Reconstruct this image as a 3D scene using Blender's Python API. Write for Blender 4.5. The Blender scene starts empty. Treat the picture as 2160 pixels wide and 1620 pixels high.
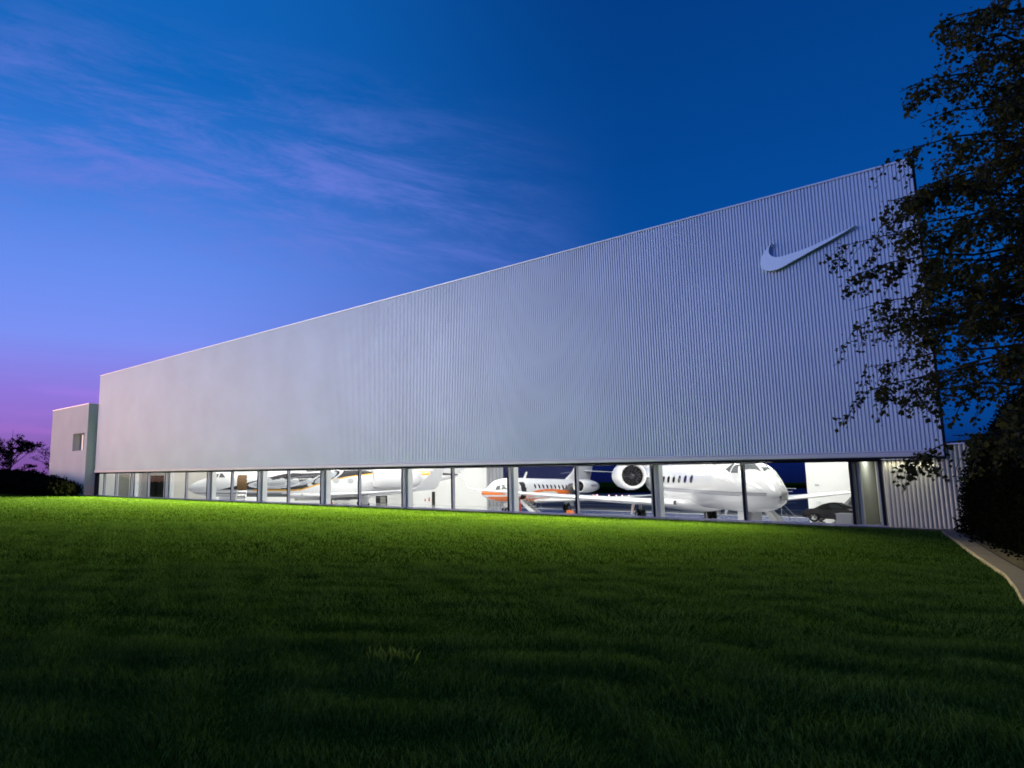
import bpy, math, random
import numpy as np
from mathutils import Vector, Matrix
random.seed(7); RNG = np.random.default_rng(11)
S = bpy.context.scene
COL = S.collection
PI = math.pi

# ------------------------------------------------------------------ camera
YAW, PITCH, ROLL = 0.8048385, 0.1399939, 0.0011129
FPX, CXP, CYP = 1450.0, 800.414, 810.0
CAM = Vector((0.0, -27.993, 1.5))
_r = Vector((math.cos(YAW), math.sin(YAW), 0))
_w = Vector((-math.sin(YAW) * math.cos(PITCH), math.cos(YAW) * math.cos(PITCH), math.sin(PITCH)))
_u = _r.cross(_w)
R_ = math.cos(ROLL) * _r + math.sin(ROLL) * _u
U_ = -math.sin(ROLL) * _r + math.cos(ROLL) * _u
cam = bpy.data.cameras.new("camera"); camo = bpy.data.objects.new("camera", cam); COL.objects.link(camo)
m = Matrix.Identity(4)
for i in range(3):
    m[i][0], m[i][1], m[i][2], m[i][3] = R_[i], U_[i], -_w[i], CAM[i]
camo.matrix_world = m
cam.sensor_width = 36; cam.lens = FPX / 2160 * 36
cam.shift_x = (1080 - CXP) / 2160
cam.clip_start = 0.1; cam.clip_end = 4000
S.camera = camo

def ray(px, py): return (px - CXP) / FPX * R_ - (py - CYP) / FPX * U_ + _w
def at_y(px, py, Y):
    d = ray(px, py); return CAM + d * ((Y - CAM.y) / d.y)
def at_z(px, py, Z):
    d = ray(px, py); return CAM + d * ((Z - CAM.z) / d.z)

# ------------------------------------------------------------------ world: dusk sky
W = bpy.data.worlds.new("World"); S.world = W; W.use_nodes = True
nt = W.node_tree; nt.nodes.clear()
def N(t, k, **kw):
    n = t.nodes.new(k)
    for a, b in kw.items(): setattr(n, a, b)
    return n
def link(t, a, b): t.links.new(a, b)
def math_n(t, op, a, b=None, c=None, clamp=False):
    n = N(t, 'ShaderNodeMath', operation=op); n.use_clamp = clamp
    for i, v in enumerate((a, b, c)):
        if v is None: continue
        if isinstance(v, (int, float)): n.inputs[i].default_value = v
        else: link(t, v, n.inputs[i])
    return n.outputs[0]
def vdot(t, a, vec):
    n = N(t, 'ShaderNodeVectorMath', operation='DOT_PRODUCT'); link(t, a, n.inputs[0]); n.inputs[1].default_value = vec
    return n.outputs['Value']
def sstep(t, v, a, b):
    n = N(t, 'ShaderNodeMapRange', interpolation_type='SMOOTHSTEP'); link(t, v, n.inputs['Value'])
    n.inputs['From Min'].default_value = a; n.inputs['From Max'].default_value = b
    return n.outputs['Result']
def ramp(t, fac, stops, interp='LINEAR'):
    n = N(t, 'ShaderNodeValToRGB'); cr = n.color_ramp; cr.interpolation = interp
    while len(cr.elements) < len(stops): cr.elements.new(0.5)
    for e, (p, c) in zip(cr.elements, stops):
        e.position = p; e.color = (*c, 1)
    link(t, fac, n.inputs[0]); return n.outputs[0]
def mix(t, fac, a, b, mode='MIX'):
    n = N(t, 'ShaderNodeMix', data_type='RGBA', blend_type=mode)
    for s, v in ((n.inputs[0], fac), (n.inputs[6], a), (n.inputs[7], b)):
        if isinstance(v, (int, float)): s.default_value = v
        elif isinstance(v, tuple): s.default_value = (*v, 1)
        else: link(t, v, s)
    return n.outputs[2]

GLOW = Vector((-0.94, -0.34, 0)).normalized()
tc = N(nt, 'ShaderNodeTexCoord')
nrm = N(nt, 'ShaderNodeVectorMath', operation='NORMALIZE'); link(nt, tc.outputs['Generated'], nrm.inputs[0])
D3 = nrm.outputs[0]
sep = N(nt, 'ShaderNodeSeparateXYZ'); link(nt, D3, sep.inputs[0])
el = math_n(nt, 'MULTIPLY', math_n(nt, 'ARCSINE', sep.outputs[2]), 57.2958 / 60.0)      # 0..1 = 0..60 deg
cxy = N(nt, 'ShaderNodeCombineXYZ'); link(nt, sep.outputs[0], cxy.inputs[0]); link(nt, sep.outputs[1], cxy.inputs[1])
nxy = N(nt, 'ShaderNodeVectorMath', operation='NORMALIZE'); link(nt, cxy.outputs[0], nxy.inputs[0])
az = vdot(nt, nxy.outputs[0], GLOW)
back = math_n(nt, 'MAXIMUM', vdot(nt, nxy.outputs[0], (0, -1, 0)), 0.0)
az = math_n(nt, 'ADD', az, math_n(nt, 'MULTIPLY', back, .30))          # the whole western sky behind the lawn is lighter
lowdip = sstep(nt, el, .11, .0)
az_low = math_n(nt, 'SUBTRACT', az, math_n(nt, 'MULTIPLY', lowdip, .30))
def st(*L): return [(d / 60.0, c) for d, c in L]
dark = ramp(nt, el, st((0, (.0018, .006, .055)), (1.5, (.0018, .012, .10)), (4, (.0015, .05, .25)), (8, (.0015, .065, .33)), (15, (.0015, .078, .36)), (25, (.001, .058, .28)), (38, (.0008, .042, .22)), (60, (.0008, .03, .16))))
glow = ramp(nt, el, st((0, (.27, .11, .43)), (3, (.29, .14, .53)), (6.5, (.28, .19, .72)), (11, (.20, .29, .90)), (17, (.125, .27, .86)), (24, (.035, .19, .68)), (31, (.006, .135, .52)), (60, (.002, .08, .34))))
warm = ramp(nt, el, st((0, (5.6, 2.9, 2.0)), (5, (5.2, 2.8, 2.1)), (12, (2.1, 1.6, 1.5)), (25, (.60, .75, 1.05)), (40, (.12, .30, .68)), (60, (.004, .10, .38))))
c1 = mix(nt, sstep(nt, az_low, 0.05, 0.76), dark, glow)
c2 = mix(nt, sstep(nt, vdot(nt, nxy.outputs[0], Vector((-.975, -.222, 0)).normalized()), 0.90, 1.0), c1, warm)
# thin cloud wisps in one long band
nb = ray(0, 270).cross(ray(1180, 520)).normalized()
band = math_n(nt, 'ABSOLUTE', vdot(nt, D3, nb))
bm = sstep(nt, band, 0.20, 0.0)
ts = (ray(1180, 520).normalized() - ray(0, 330).normalized()).normalized()
cuv = N(nt, 'ShaderNodeCombineXYZ')
link(nt, math_n(nt, 'MULTIPLY', vdot(nt, D3, ts), 2.6), cuv.inputs[0]); link(nt, math_n(nt, 'MULTIPLY', vdot(nt, D3, nb), 13.0), cuv.inputs[1])
n1 = N(nt, 'ShaderNodeTexNoise'); n1.inputs['Scale'].default_value = 1.5; n1.inputs['Detail'].default_value = 12; n1.inputs['Roughness'].default_value = .72
n1.inputs['Distortion'].default_value = .35
link(nt, cuv.outputs[0], n1.inputs['Vector'])
cm = math_n(nt, 'MULTIPLY', sstep(nt, n1.outputs[0], .38, .70), bm)
cm = math_n(nt, 'MULTIPLY', cm, sstep(nt, az, .10, .50))
sky = mix(nt, math_n(nt, 'MULTIPLY', cm, .85), c2, (.15, .21, .72))
# low thin haze streaks near the horizon
mp2 = N(nt, 'ShaderNodeMapping'); mp2.inputs['Scale'].default_value = (2.5, 2.5, 26.0); link(nt, D3, mp2.inputs[0])
n2 = N(nt, 'ShaderNodeTexNoise'); n2.inputs['Scale'].default_value = 2.2; n2.inputs['Detail'].default_value = 5
link(nt, mp2.outputs[0], n2.inputs['Vector'])
sky = mix(nt, math_n(nt, 'MULTIPLY', sstep(nt, n2.outputs[0], .45, .8), sstep(nt, el, .25, .0)), sky, mix(nt, 1.0, sky, (1.35, 1.1, 1.1), 'MULTIPLY'))
bg = N(nt, 'ShaderNodeBackground'); link(nt, sky, bg.inputs[0]); bg.inputs[1].default_value = 1.0
ow = N(nt, 'ShaderNodeOutputWorld'); link(nt, bg.outputs[0], ow.inputs[0])

# ------------------------------------------------------------------ sun: the afterglow
sl = bpy.data.lights.new("afterglow", 'SUN'); sl.energy = 0.60; sl.angle = math.radians(28); sl.color = (1.0, .90, .88)
so = bpy.data.objects.new("afterglow", sl); COL.objects.link(so)
sd = Vector((-0.68, -0.73, 0.075)).normalized()
so.rotation_euler = (-sd).to_track_quat('-Z', 'Y').to_euler()

S.view_settings.view_transform = 'Standard'; S.view_settings.look = 'None'
S.view_settings.exposure = 0; S.view_settings.gamma = 1; S.view_settings.use_curve_mapping = False
S.cycles.use_denoising = True; S.cycles.filter_width = 1.75
S.cycles.max_bounces = 8; S.cycles.diffuse_bounces = 4; S.cycles.glossy_bounces = 4; S.cycles.transparent_max_bounces = 16
S.cycles.sample_clamp_indirect = 6; S.cycles.caustics_reflective = False; S.cycles.caustics_refractive = False

# hangar ceiling lamps (area lights under the ceiling fixtures built further down)
LAMPS = [(x, y) for x in (-64, -55, -46, -37, -28, -19, -11) for y in (6, 16, 26)]
LAMP_Z, LAMP_W = 8.9, 530
for i, (x, y) in enumerate(LAMPS):
    al = bpy.data.lights.new("hangar_lamp", 'AREA'); al.shape = 'RECTANGLE'; al.size = 1.2; al.size_y = 4.8
    al.energy = LAMP_W; al.color = (1, .97, .90)
    ao = bpy.data.objects.new("hangar_lamp", al); COL.objects.link(ao); ao.location = (x, y, LAMP_Z)

for x, y, w, lz in ((-5.5, 2.0, 40, 2.44), (-2.5, 2.0, 25, 2.44)):
    al = bpy.data.lights.new("entrance_lamp", 'AREA'); al.shape = 'SQUARE'; al.size = .5; al.energy = w; al.color = (1, .98, .88)
    ao = bpy.data.objects.new("entrance_lamp", al); COL.objects.link(ao); ao.location = (x, y, lz)
al = bpy.data.lights.new("soffit_downlight", 'AREA'); al.shape = 'RECTANGLE'; al.size = 1.4; al.size_y = .02; al.energy = 20; al.spread = math.radians(80); al.color = (1, .97, .70)
ao = bpy.data.objects.new("soffit_downlight", al); COL.objects.link(ao); ao.location = (-4.3, -.04, 2.235); ao.rotation_euler = (math.radians(8), 0, 0)
# linear floodlights hidden in the recess under the overhang, washing the lawn
for x0, x1 in ((-67.4, -59.4), (-59.2, -48.2), (-48.0, -37.0), (-36.8, -25.8), (-25.6, -14.6), (-14.4, -8.4)):
    al = bpy.data.lights.new("soffit_lamp", 'AREA'); al.shape = 'RECTANGLE'; al.size = x1 - x0; al.size_y = .01; al.spread = math.radians(108)
    al.energy = 8600 * (x1 - x0) / 11 * (.75 if x1 > -10 else .80 if x1 > -20 else .95 if x1 > -30 else 1.2); al.color = (1, .78, .30)
    ao = bpy.data.objects.new("soffit_lamp", al); COL.objects.link(ao); ao.location = ((x0 + x1) / 2, .052, 2.221)
    ao.rotation_euler = (math.radians(90 - 9), 0, PI)

# ------------------------------------------------------------------ materials
MATS = {}
def mat(name, col, rough=.6, metal=0., spec=None, noise=None, bump=None, emit=None, coat=0.):
    m_ = bpy.data.materials.new(name); m_.use_nodes = True; t = m_.node_tree
    p = t.nodes['Principled BSDF']
    p.inputs['Base Color'].default_value = (*col, 1); p.inputs['Roughness'].default_value = rough; p.inputs['Metallic'].default_value = metal
    if coat: p.inputs['Coat Weight'].default_value = coat; p.inputs['Coat Roughness'].default_value = .08
    if spec is not None: p.inputs['Specular IOR Level'].default_value = spec
    if emit: p.inputs['Emission Color'].default_value = (*emit[0], 1); p.inputs['Emission Strength'].default_value = emit[1]
    if noise or bump:
        g = N(t, 'ShaderNodeNewGeometry')
    if noise:      # (scale, amount)
        n_ = N(t, 'ShaderNodeTexNoise'); n_.inputs['Scale'].default_value = noise[0]; n_.inputs['Detail'].default_value = 6
        link(t, g.outputs['Position'], n_.inputs['Vector'])
        a, b = tuple(max(0, c * (1 - noise[1])) for c in col), tuple(min(1, c * (1 + noise[1])) for c in col)
        o = ramp(t, n_.outputs[0], [(.3, a), (.7, b)]); link(t, o, p.inputs['Base Color'])
    if bump:
        n_ = N(t, 'ShaderNodeTexNoise'); n_.inputs['Scale'].default_value = bump[0]; n_.inputs['Detail'].default_value = 5
        link(t, g.outputs['Position'], n_.inputs['Vector'])
        b_ = N(t, 'ShaderNodeBump'); b_.inputs['Strength'].default_value = bump[1]; b_.inputs['Distance'].default_value = bump[2] if len(bump) > 2 else .02
        link(t, n_.outputs[0], b_.inputs['Height']); link(t, b_.outputs[0], p.inputs['Normal'])
    MATS[name] = m_; return m_
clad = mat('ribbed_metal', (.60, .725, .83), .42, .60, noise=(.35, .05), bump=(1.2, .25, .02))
clad2 = mat('ribbed_metal_low', (.55, .54, .46), .5, .15, noise=(.8, .10))
annexm = mat('annex_panel_metal', (.88, .86, .78), .55, .15, noise=(.35, .05), bump=(1.2, .2, .02))
trimm = mat('trim_metal', (.55, .57, .62), .4, .5, noise=(.7, .06))
coping = mat('coping_metal', (.75, .78, .80), .35, .6)
alu = mat('aluminium_frame', (.40, .40, .50), .6, .0, spec=.2, noise=(3, .06))
darkf = mat('dark_frame', (.010, .012, .026), .8, .0, spec=.08)
white_steel = mat('white_steel', (.76, .77, .80), .45, .0, noise=(2, .04))
wallw = mat('white_wall_panel', (.80, .80, .79), .7, noise=(.5, .03))
stucco = mat('annex_panel', (.62, .60, .58), .8, noise=(.4, .05), bump=(9, .15, .01))
grayw = mat('gray_partition', (.26, .27, .235), .6, noise=(1.5, .06))
beige = mat('beige_partition', (.56, .54, .50), .6, noise=(1, .05))
ceilm = mat('ceiling_deck', (.78, .78, .78), .8)
floorm = mat('polished_floor', (.40, .40, .43), .12, noise=(.6, .08))
apronm = mat('apron_asphalt', (.035, .036, .042), .8, noise=(.9, .25), bump=(20, .3, .01))
linem = mat('white_line_paint', (.7, .7, .7), .6)
conc = mat('concrete', (.065, .065, .075), .85, noise=(6, .22), bump=(25, .35, .01))
soil = mat('mulch', (.006, .005, .004), .95, noise=(9, .4), bump=(14, .8, .04))
jetw = mat('jet_white_paint', (.80, .80, .82), .22, coat=.5)
jetgray = mat('jet_gray_paint', (.42, .43, .46), .3, coat=.3)
chrome = mat('polished_lip', (.75, .76, .78), .15, 1.0)
black = mat('black_rubber', (.02, .02, .022), .6)
blackg = mat('dark_glass', (.015, .018, .022), .06, spec=.8)
grayglass = mat('cockpit_glass', (.10, .11, .12), .08, spec=.8)
stripe = mat('stripe_blue_gray', (.16, .17, .24), .3)
orange = mat('orange_paint', (.80, .20, .04), .3)
redm = mat('red_paint', (.45, .02, .02), .4)
brown = mat('brown_leather', (.17, .095, .035), .7, noise=(8, .15))
darkm = mat('dark_interior', (.012, .012, .014), .8)
rimm = mat('wheel_alloy', (.55, .55, .57), .3, .7)
carblack = mat('car_black_paint', (.02, .018, .02), .15, coat=1.)
carsilver = mat('car_silver_paint', (.45, .46, .48), .25, .6, coat=1.)
canvas = mat('soft_top', (.02, .02, .022), .8)
letter = mat('letter_dark', (.06, .06, .07), .5)
rednote = mat('letter_red', (.5, .12, .1), .5)
bark = mat('bark', (.05, .045, .04), .9, noise=(12, .3), bump=(18, .6, .02))
emblemm = mat('emblem_metal', (.74, .90, .96), .42, .72)

def leafmat(name, c0, c1, scale, rough=.55, trans=.25, fine=None, sp=.06):
    m_ = bpy.data.materials.new(name); m_.use_nodes = True; t = m_.node_tree; p = t.nodes['Principled BSDF']
    g = N(t, 'ShaderNodeNewGeometry'); n_ = N(t, 'ShaderNodeTexNoise'); n_.inputs['Scale'].default_value = scale; n_.inputs['Detail'].default_value = 4
    link(t, g.outputs['Position'], n_.inputs['Vector'])
    colr = ramp(t, n_.outputs[0], [(.35, c0), (.68, c1)])
    if fine:
        nf = N(t, 'ShaderNodeTexNoise'); nf.inputs['Scale'].default_value = fine; nf.inputs['Detail'].default_value = 1
        mpf = N(t, 'ShaderNodeMapping'); mpf.inputs['Scale'].default_value = (1, 1, .12); link(t, g.outputs['Position'], mpf.inputs[0]); link(t, mpf.outputs[0], nf.inputs['Vector'])
        colr = mix(t, 1.0, colr, ramp(t, nf.outputs[0], [(.36, (.22, .26, .26)), (.50, (.85, .85, .85)), (.66, (2.3, 2.0, 2.3))]), 'MULTIPLY')
    link(t, colr, p.inputs['Base Color'])
    p.inputs['Roughness'].default_value = rough; p.inputs['Specular IOR Level'].default_value = sp
    tr = N(t, 'ShaderNodeBsdfTranslucent'); tr.inputs[0].default_value = (*[c * 1.1 for c in c1], 1)
    mx = N(t, 'ShaderNodeMixShader'); mx.inputs[0].default_value = trans
    link(t, p.outputs[0], mx.inputs[1]); link(t, tr.outputs[0], mx.inputs[2]); link(t, mx.outputs[0], t.nodes['Material Output'].inputs[0])
    return m_
leafm = leafmat('birch_leaf', (.028, .034, .009), (.068, .072, .018), 1.5)
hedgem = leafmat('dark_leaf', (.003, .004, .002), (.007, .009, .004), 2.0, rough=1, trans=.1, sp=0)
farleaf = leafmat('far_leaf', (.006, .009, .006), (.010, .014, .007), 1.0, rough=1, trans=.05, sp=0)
grassm = leafmat('grass_blade', (.021, .068, .016), (.052, .118, .026), 1.3, rough=.9, trans=.2, fine=38, sp=0)
tuftm = leafmat('pale_tuft', (.04, .09, .02), (.08, .14, .03), 2)
# finer streaks of lighter blades inside the patches
def soil_grass():
    m_ = bpy.data.materials.new('lawn_base'); m_.use_nodes = True; t = m_.node_tree; p = t.nodes['Principled BSDF']
    g = N(t, 'ShaderNodeNewGeometry'); n_ = N(t, 'ShaderNodeTexNoise'); n_.inputs['Scale'].default_value = .55; n_.inputs['Detail'].default_value = 8
    link(t, g.outputs['Position'], n_.inputs['Vector'])
    n3 = N(t, 'ShaderNodeTexNoise'); n3.inputs['Scale'].default_value = 9; n3.inputs['Detail'].default_value = 6; link(t, g.outputs['Position'], n3.inputs['Vector'])
    c = ramp(t, n_.outputs[0], [(.35, (.016, .045, .004)), (.68, (.042, .090, .006))])
    c = mix(t, n3.outputs[0], mix(t, 1.0, c, (.45, .45, .45), 'MULTIPLY'), c)
    link(t, c, p.inputs['Base Color']); p.inputs['Roughness'].default_value = .9; p.inputs['Specular IOR Level'].default_value = 0
    b_ = N(t, 'ShaderNodeBump'); b_.inputs['Strength'].default_value = .9; b_.inputs['Distance'].default_value = .06
    link(t, n3.outputs[0], b_.inputs['Height']); link(t, b_.outputs[0], p.inputs['Normal'])
    return m_
lawnm = soil_grass()

def glassmat(name, tint, f=.07):
    m_ = bpy.data.materials.new(name); m_.use_nodes = True; t = m_.node_tree; t.nodes.clear()
    tr = N(t, 'ShaderNodeBsdfTransparent'); tr.inputs[0].default_value = (*tint, 1)
    gl = N(t, 'ShaderNodeBsdfGlossy'); gl.inputs['Roughness'].default_value = .0; gl.inputs[0].default_value = (.9, .95, 1, 1)
    g = N(t, 'ShaderNodeNewGeometry'); dp = N(t, 'ShaderNodeVectorMath', operation='DOT_PRODUCT')
    link(t, g.outputs['Normal'], dp.inputs[0]); link(t, g.outputs['Incoming'], dp.inputs[1])
    k = math_n(t, 'SUBTRACT', 1.0, math_n(t, 'ABSOLUTE', dp.outputs['Value']), clamp=True)
    fr = math_n(t, 'MULTIPLY_ADD', math_n(t, 'POWER', k, 5.0), .12, .004)
    mx = N(t, 'ShaderNodeMixShader'); link(t, fr, mx.inputs[0]); link(t, tr.outputs[0], mx.inputs[1]); link(t, gl.outputs[0], mx.inputs[2])
    o = N(t, 'ShaderNodeOutputMaterial'); link(t, mx.outputs[0], o.inputs[0]); return m_
glass = glassmat('window_glass', (.86, .88, .88))
def emis(name, col, s):
    m_ = bpy.data.materials.new(name); m_.use_nodes = True; t = m_.node_tree; t.nodes.clear()
    e = N(t, 'ShaderNodeEmission'); e.inputs[0].default_value = (*col, 1); e.inputs[1].default_value = s
    o = N(t, 'ShaderNodeOutputMaterial'); link(t, e.outputs[0], o.inputs[0]); return m_
fixture_glow = emis('fixture_glow', (1, .97, .9), 12)
litwin = emis('lit_window', (1, .72, .66), 1.1)
redglow = emis('runway_lamp_glow', (1, .45, .42), 5)
def vcol(name, rough=.22):
    m_ = bpy.data.materials.new(name); m_.use_nodes = True; t = m_.node_tree; p = t.nodes['Principled BSDF']
    a = N(t, 'ShaderNodeAttribute'); a.attribute_name = 'paint'; link(t, a.outputs['Color'], p.inputs['Base Color'])
    p.inputs['Roughness'].default_value = rough; p.inputs['Coat Weight'].default_value = .5; p.inputs['Coat Roughness'].default_value = .08
    return m_
livery = vcol('painted_livery')

# ------------------------------------------------------------------ mesh helpers
class MB:
    def __init__(s): s.v = []; s.f = []
    def add(s, vs, fs):
        o = len(s.v); s.v += [tuple(v) for v in vs]; s.f += [tuple(i + o for i in f) for f in fs]; return s
    def box(s, x0, x1, y0, y1, z0, z1):
        x0, x1 = sorted((x0, x1)); y0, y1 = sorted((y0, y1)); z0, z1 = sorted((z0, z1))
        return s.add([(x0, y0, z0), (x1, y0, z0), (x1, y1, z0), (x0, y1, z0), (x0, y0, z1), (x1, y0, z1), (x1, y1, z1), (x0, y1, z1)],
                     [(0, 3, 2, 1), (4, 5, 6, 7), (0, 1, 5, 4), (1, 2, 6, 5), (2, 3, 7, 6), (3, 0, 4, 7)])
    def tube(s, p0, p1, r0, r1=None, n=10, caps=True):
        r1 = r0 if r1 is None else r1; p0 = Vector(p0); p1 = Vector(p1); d = (p1 - p0).normalized()
        a = d.orthogonal().normalized(); b = d.cross(a); vs = []
        for p, r in ((p0, r0), (p1, r1)):
            for k in range(n):
                t = 2 * PI * k / n; vs.append(p + (a * math.cos(t) + b * math.sin(t)) * r)
        fs = [(k, (k + 1) % n, n + (k + 1) % n, n + k) for k in range(n)]
        if caps: fs += [tuple(range(n - 1, -1, -1)), tuple(range(n, 2 * n))]
        return s.add(vs, fs)
    def lathe(s, prof, c, axis='x', n=24, close=False):   # prof: (along, radius)
        vs = []
        for a, r in prof:
            for k in range(n):
                t = 2 * PI * k / n; q = (a, r * math.cos(t), r * math.sin(t))
                if axis == 'y': q = (q[1], q[0], q[2])
                if axis == 'z': q = (q[1], q[2], q[0])
                vs.append((q[0] + c[0], q[1] + c[1], q[2] + c[2]))
        fs = []
        for i in range(len(prof) - 1):
            for k in range(n):
                fs.append((i * n + k, i * n + (k + 1) % n, (i + 1) * n + (k + 1) % n, (i + 1) * n + k))
        fs += [tuple(range(n)), tuple(range((len(prof) - 1) * n, len(prof) * n))] if close else []
        return s.add(vs, fs)
    def prism(s, poly, axis, a, b):      # polygon in the other two axes, extruded along axis from a to b
        n = len(poly); vs = []
        for w in (a, b):
            for p, q in poly:
                vs.append({'x': (w, p, q), 'y': (p, w, q), 'z': (p, q, w)}[axis])
        return s.add(vs, [tuple(range(n - 1, -1, -1)), tuple(range(n, 2 * n))] + [(i, (i + 1) % n, n + (i + 1) % n, n + i) for i in range(n)])
def obj(name, mb, material, parent=None, smooth=False, loc=None, fix=True):
    me = bpy.data.meshes.new(name)
    me.from_pydata(mb.v, [], mb.f)
    if fix:
        import bmesh
        b = bmesh.new(); b.from_mesh(me); bmesh.ops.recalc_face_normals(b, faces=b.faces); b.to_mesh(me); b.free()
    me.materials.append(material)
    if smooth:
        me.polygons.foreach_set('use_smooth', [True] * len(me.polygons))
        if smooth == 'auto':
            try: me.set_sharp_from_angle(angle=math.radians(38))
            except Exception: pass
    me.update()
    o = bpy.data.objects.new(name, me); COL.objects.link(o)
    if parent: o.parent = parent
    if loc: o.location = loc
    return o
def npobj(name, V, F, material, parent=None, nper=3):
    me = bpy.data.meshes.new(name); nv, nf = len(V), len(F)
    me.vertices.add(nv); me.vertices.foreach_set('co', np.asarray(V, dtype=np.float32).ravel())
    me.loops.add(nf * nper); me.loops.foreach_set('vertex_index', np.asarray(F, dtype=np.int32).ravel())
    me.polygons.add(nf); me.polygons.foreach_set('loop_start', np.arange(0, nf * nper, nper, dtype=np.int32))
    me.materials.append(material); me.update(calc_edges=True)
    o = bpy.data.objects.new(name, me); COL.objects.link(o)
    if parent: o.parent = parent
    return o
def tag(o, label=None, cat=None, group=None, kind=None):
    if label: o['label'] = label
    if cat: o['category'] = cat
    if group: o['group'] = group
    if kind: o['kind'] = kind
    return o
def thing(name, label, cat, loc=(0, 0, 0), rz=0, group=None):
    o = bpy.data.objects.new(name, None); COL.objects.link(o); o.empty_display_size = .3
    o.location = loc; o.rotation_euler = (0, 0, rz); tag(o, label, cat, group); return o
def sub_empty(name, parent):
    o = bpy.data.objects.new(name, None); COL.objects.link(o); o.parent = parent; o.empty_display_size = .1; return o
def dup(src, parent, loc=None):
    c = src.copy(); COL.objects.link(c); c.parent = parent
    if loc is not None: c.location = loc
    return c

# ------------------------------------------------------------------ ground
FZ = -1.25          # hangar floor
XL, XR = -70.8, -3.344
ZC, ZT = 2.249, 12.272
tag(obj('lawn_ground', MB().box(-900, 260, -900, -.42, -1.6, -.02), lawnm), kind='structure')
tag(obj('field', MB().box(-900, -88, -.42, 900, -1.6, -.024), lawnm), kind='structure')
gm = MB()
P = [(-87.9, 32.75, FZ - .012), (160, 32.75, FZ - .012), (160, 118, FZ - .012), (-87.9, 118, FZ - .012)]
P2 = [(260, 1500, -90), (-800, 1500, -90)]
gm.add(P + P2, [(0, 1, 2, 3), (3, 2, 4, 5)])
tag(obj('apron', gm, apronm, fix=False), kind='structure')
for yy in (36.0, 47.5):
    tag(obj('apron_line', MB().box(-60, 120, yy, yy + .25, FZ - .010, FZ - .004), linem), kind='structure')

# grass blades
def grass():
    Vs, Fs, off = [], [], 0
    fwd2 = np.array([-math.sin(YAW), math.cos(YAW)]); rt2 = np.array([math.cos(YAW), math.sin(YAW)])
    def scatter(d0, d1, dens, h, w, n_seg):
        nonlocal off
        A = (d1 ** 2 - d0 ** 2) / 2 * 1.62
        n = int(A * dens)
        d = np.sqrt(RNG.uniform(d0 ** 2, d1 ** 2, n)); t = RNG.uniform(-.64, 1.02, n)
        P = np.array([0, -27.993]) + d[:, None] * fwd2 + (d * t)[:, None] * rt2
        # clumping
        cl = np.sin(P[:, 0] * 5.1 + np.sin(P[:, 1] * 3.7) * 2) + np.sin(P[:, 1] * 6.3 + np.sin(P[:, 0] * 2.9) * 2)
        kx = np.interp(P[:, 1], KY[::-1], KX[::-1]) + .0
        keep = (P[:, 1] < -.47) & (P[:, 0] < kx)
        P = P[keep]; cl = cl[keep]; n = len(P)
        big = np.sin(P[:, 0] * .9 + 1.3 * np.sin(P[:, 1] * .7)) * np.sin(P[:, 1] * 1.15 + np.sin(P[:, 0] * .5))
        big = big + .7 * np.sin(P[:, 0] * 2.3 - 1.1 * np.sin(P[:, 1] * 1.9)) * np.sin(P[:, 1] * 3.1 + 1.4 * np.sin(P[:, 0] * 1.7))
        H = h * RNG.uniform(.55, 1.25, n) * (1 + .22 * cl + .16 * big)
        az_ = RNG.uniform(0, 2 * PI, n); wv = np.stack([np.cos(az_), np.sin(az_)], 1) * (w * RNG.uniform(.6, 1.2, n))[:, None]
        # neighbouring blades lean the same way, so the lawn shows combed tufts
        la = 2.2 * np.sin(P[:, 0] * 1.3 + 1.7 * np.sin(P[:, 1] * .8)) + 2.0 * np.sin(P[:, 1] * 1.6 + P[:, 0] * .6) + RNG.normal(0, 1.5, n)
        lean = np.stack([np.cos(la), np.sin(la)], 1) * (H * RNG.uniform(.3, 1.0, n))[:, None]
        z0 = np.full(n, -.03)
        a = np.column_stack([P - wv, z0]); b = np.column_stack([P + wv, z0])
        mid = P + lean * .35; c1 = np.column_stack([mid + wv * .7, z0 + H * .6]); c2 = np.column_stack([mid - wv * .7, z0 + H * .6])
        tip = np.column_stack([P + lean, z0 + H])
        if n_seg == 1:
            V = np.stack([a, b, tip], 1).reshape(-1, 3); F = np.arange(n * 3).reshape(-1, 3)
        else:
            V = np.stack([a, b, c1, c2, tip], 1).reshape(-1, 3)
            k = np.arange(n)[:, None] * 5
            F = np.concatenate([k + [0, 1, 2], k + [0, 2, 3], k + [3, 2, 4]], 0)
        Vs.append(V); Fs.append(F + off); off += len(V)
    scatter(2.6, 7, 2600, .075, .0028, 2)
    scatter(7, 13, 1100, .075, .0045, 1)
    scatter(13, 26, 300, .080, .008, 1)
    scatter(26, 60, 60, .085, .016, 1)
    scatter(60, 110, 10, .09, .035, 1)
    o = npobj('grass', np.concatenate(Vs), np.concatenate(Fs), grassm)
    return tag(o, 'green mown lawn grass running up to the glazing', 'grass', kind='stuff')
KERB = [(-3.55, -.42), (-3.45, -1.4), (-2.82, -4.6), (-2.10, -8.5), (-1.20, -13.1), (-.98, -14.7), (-.83, -16.1), (-.45, -18), (.6, -20.5), (2.6, -22.5)]
KX = np.array([k[0] for k in KERB]); KY = np.array([k[1] for k in KERB])
grass()
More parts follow.
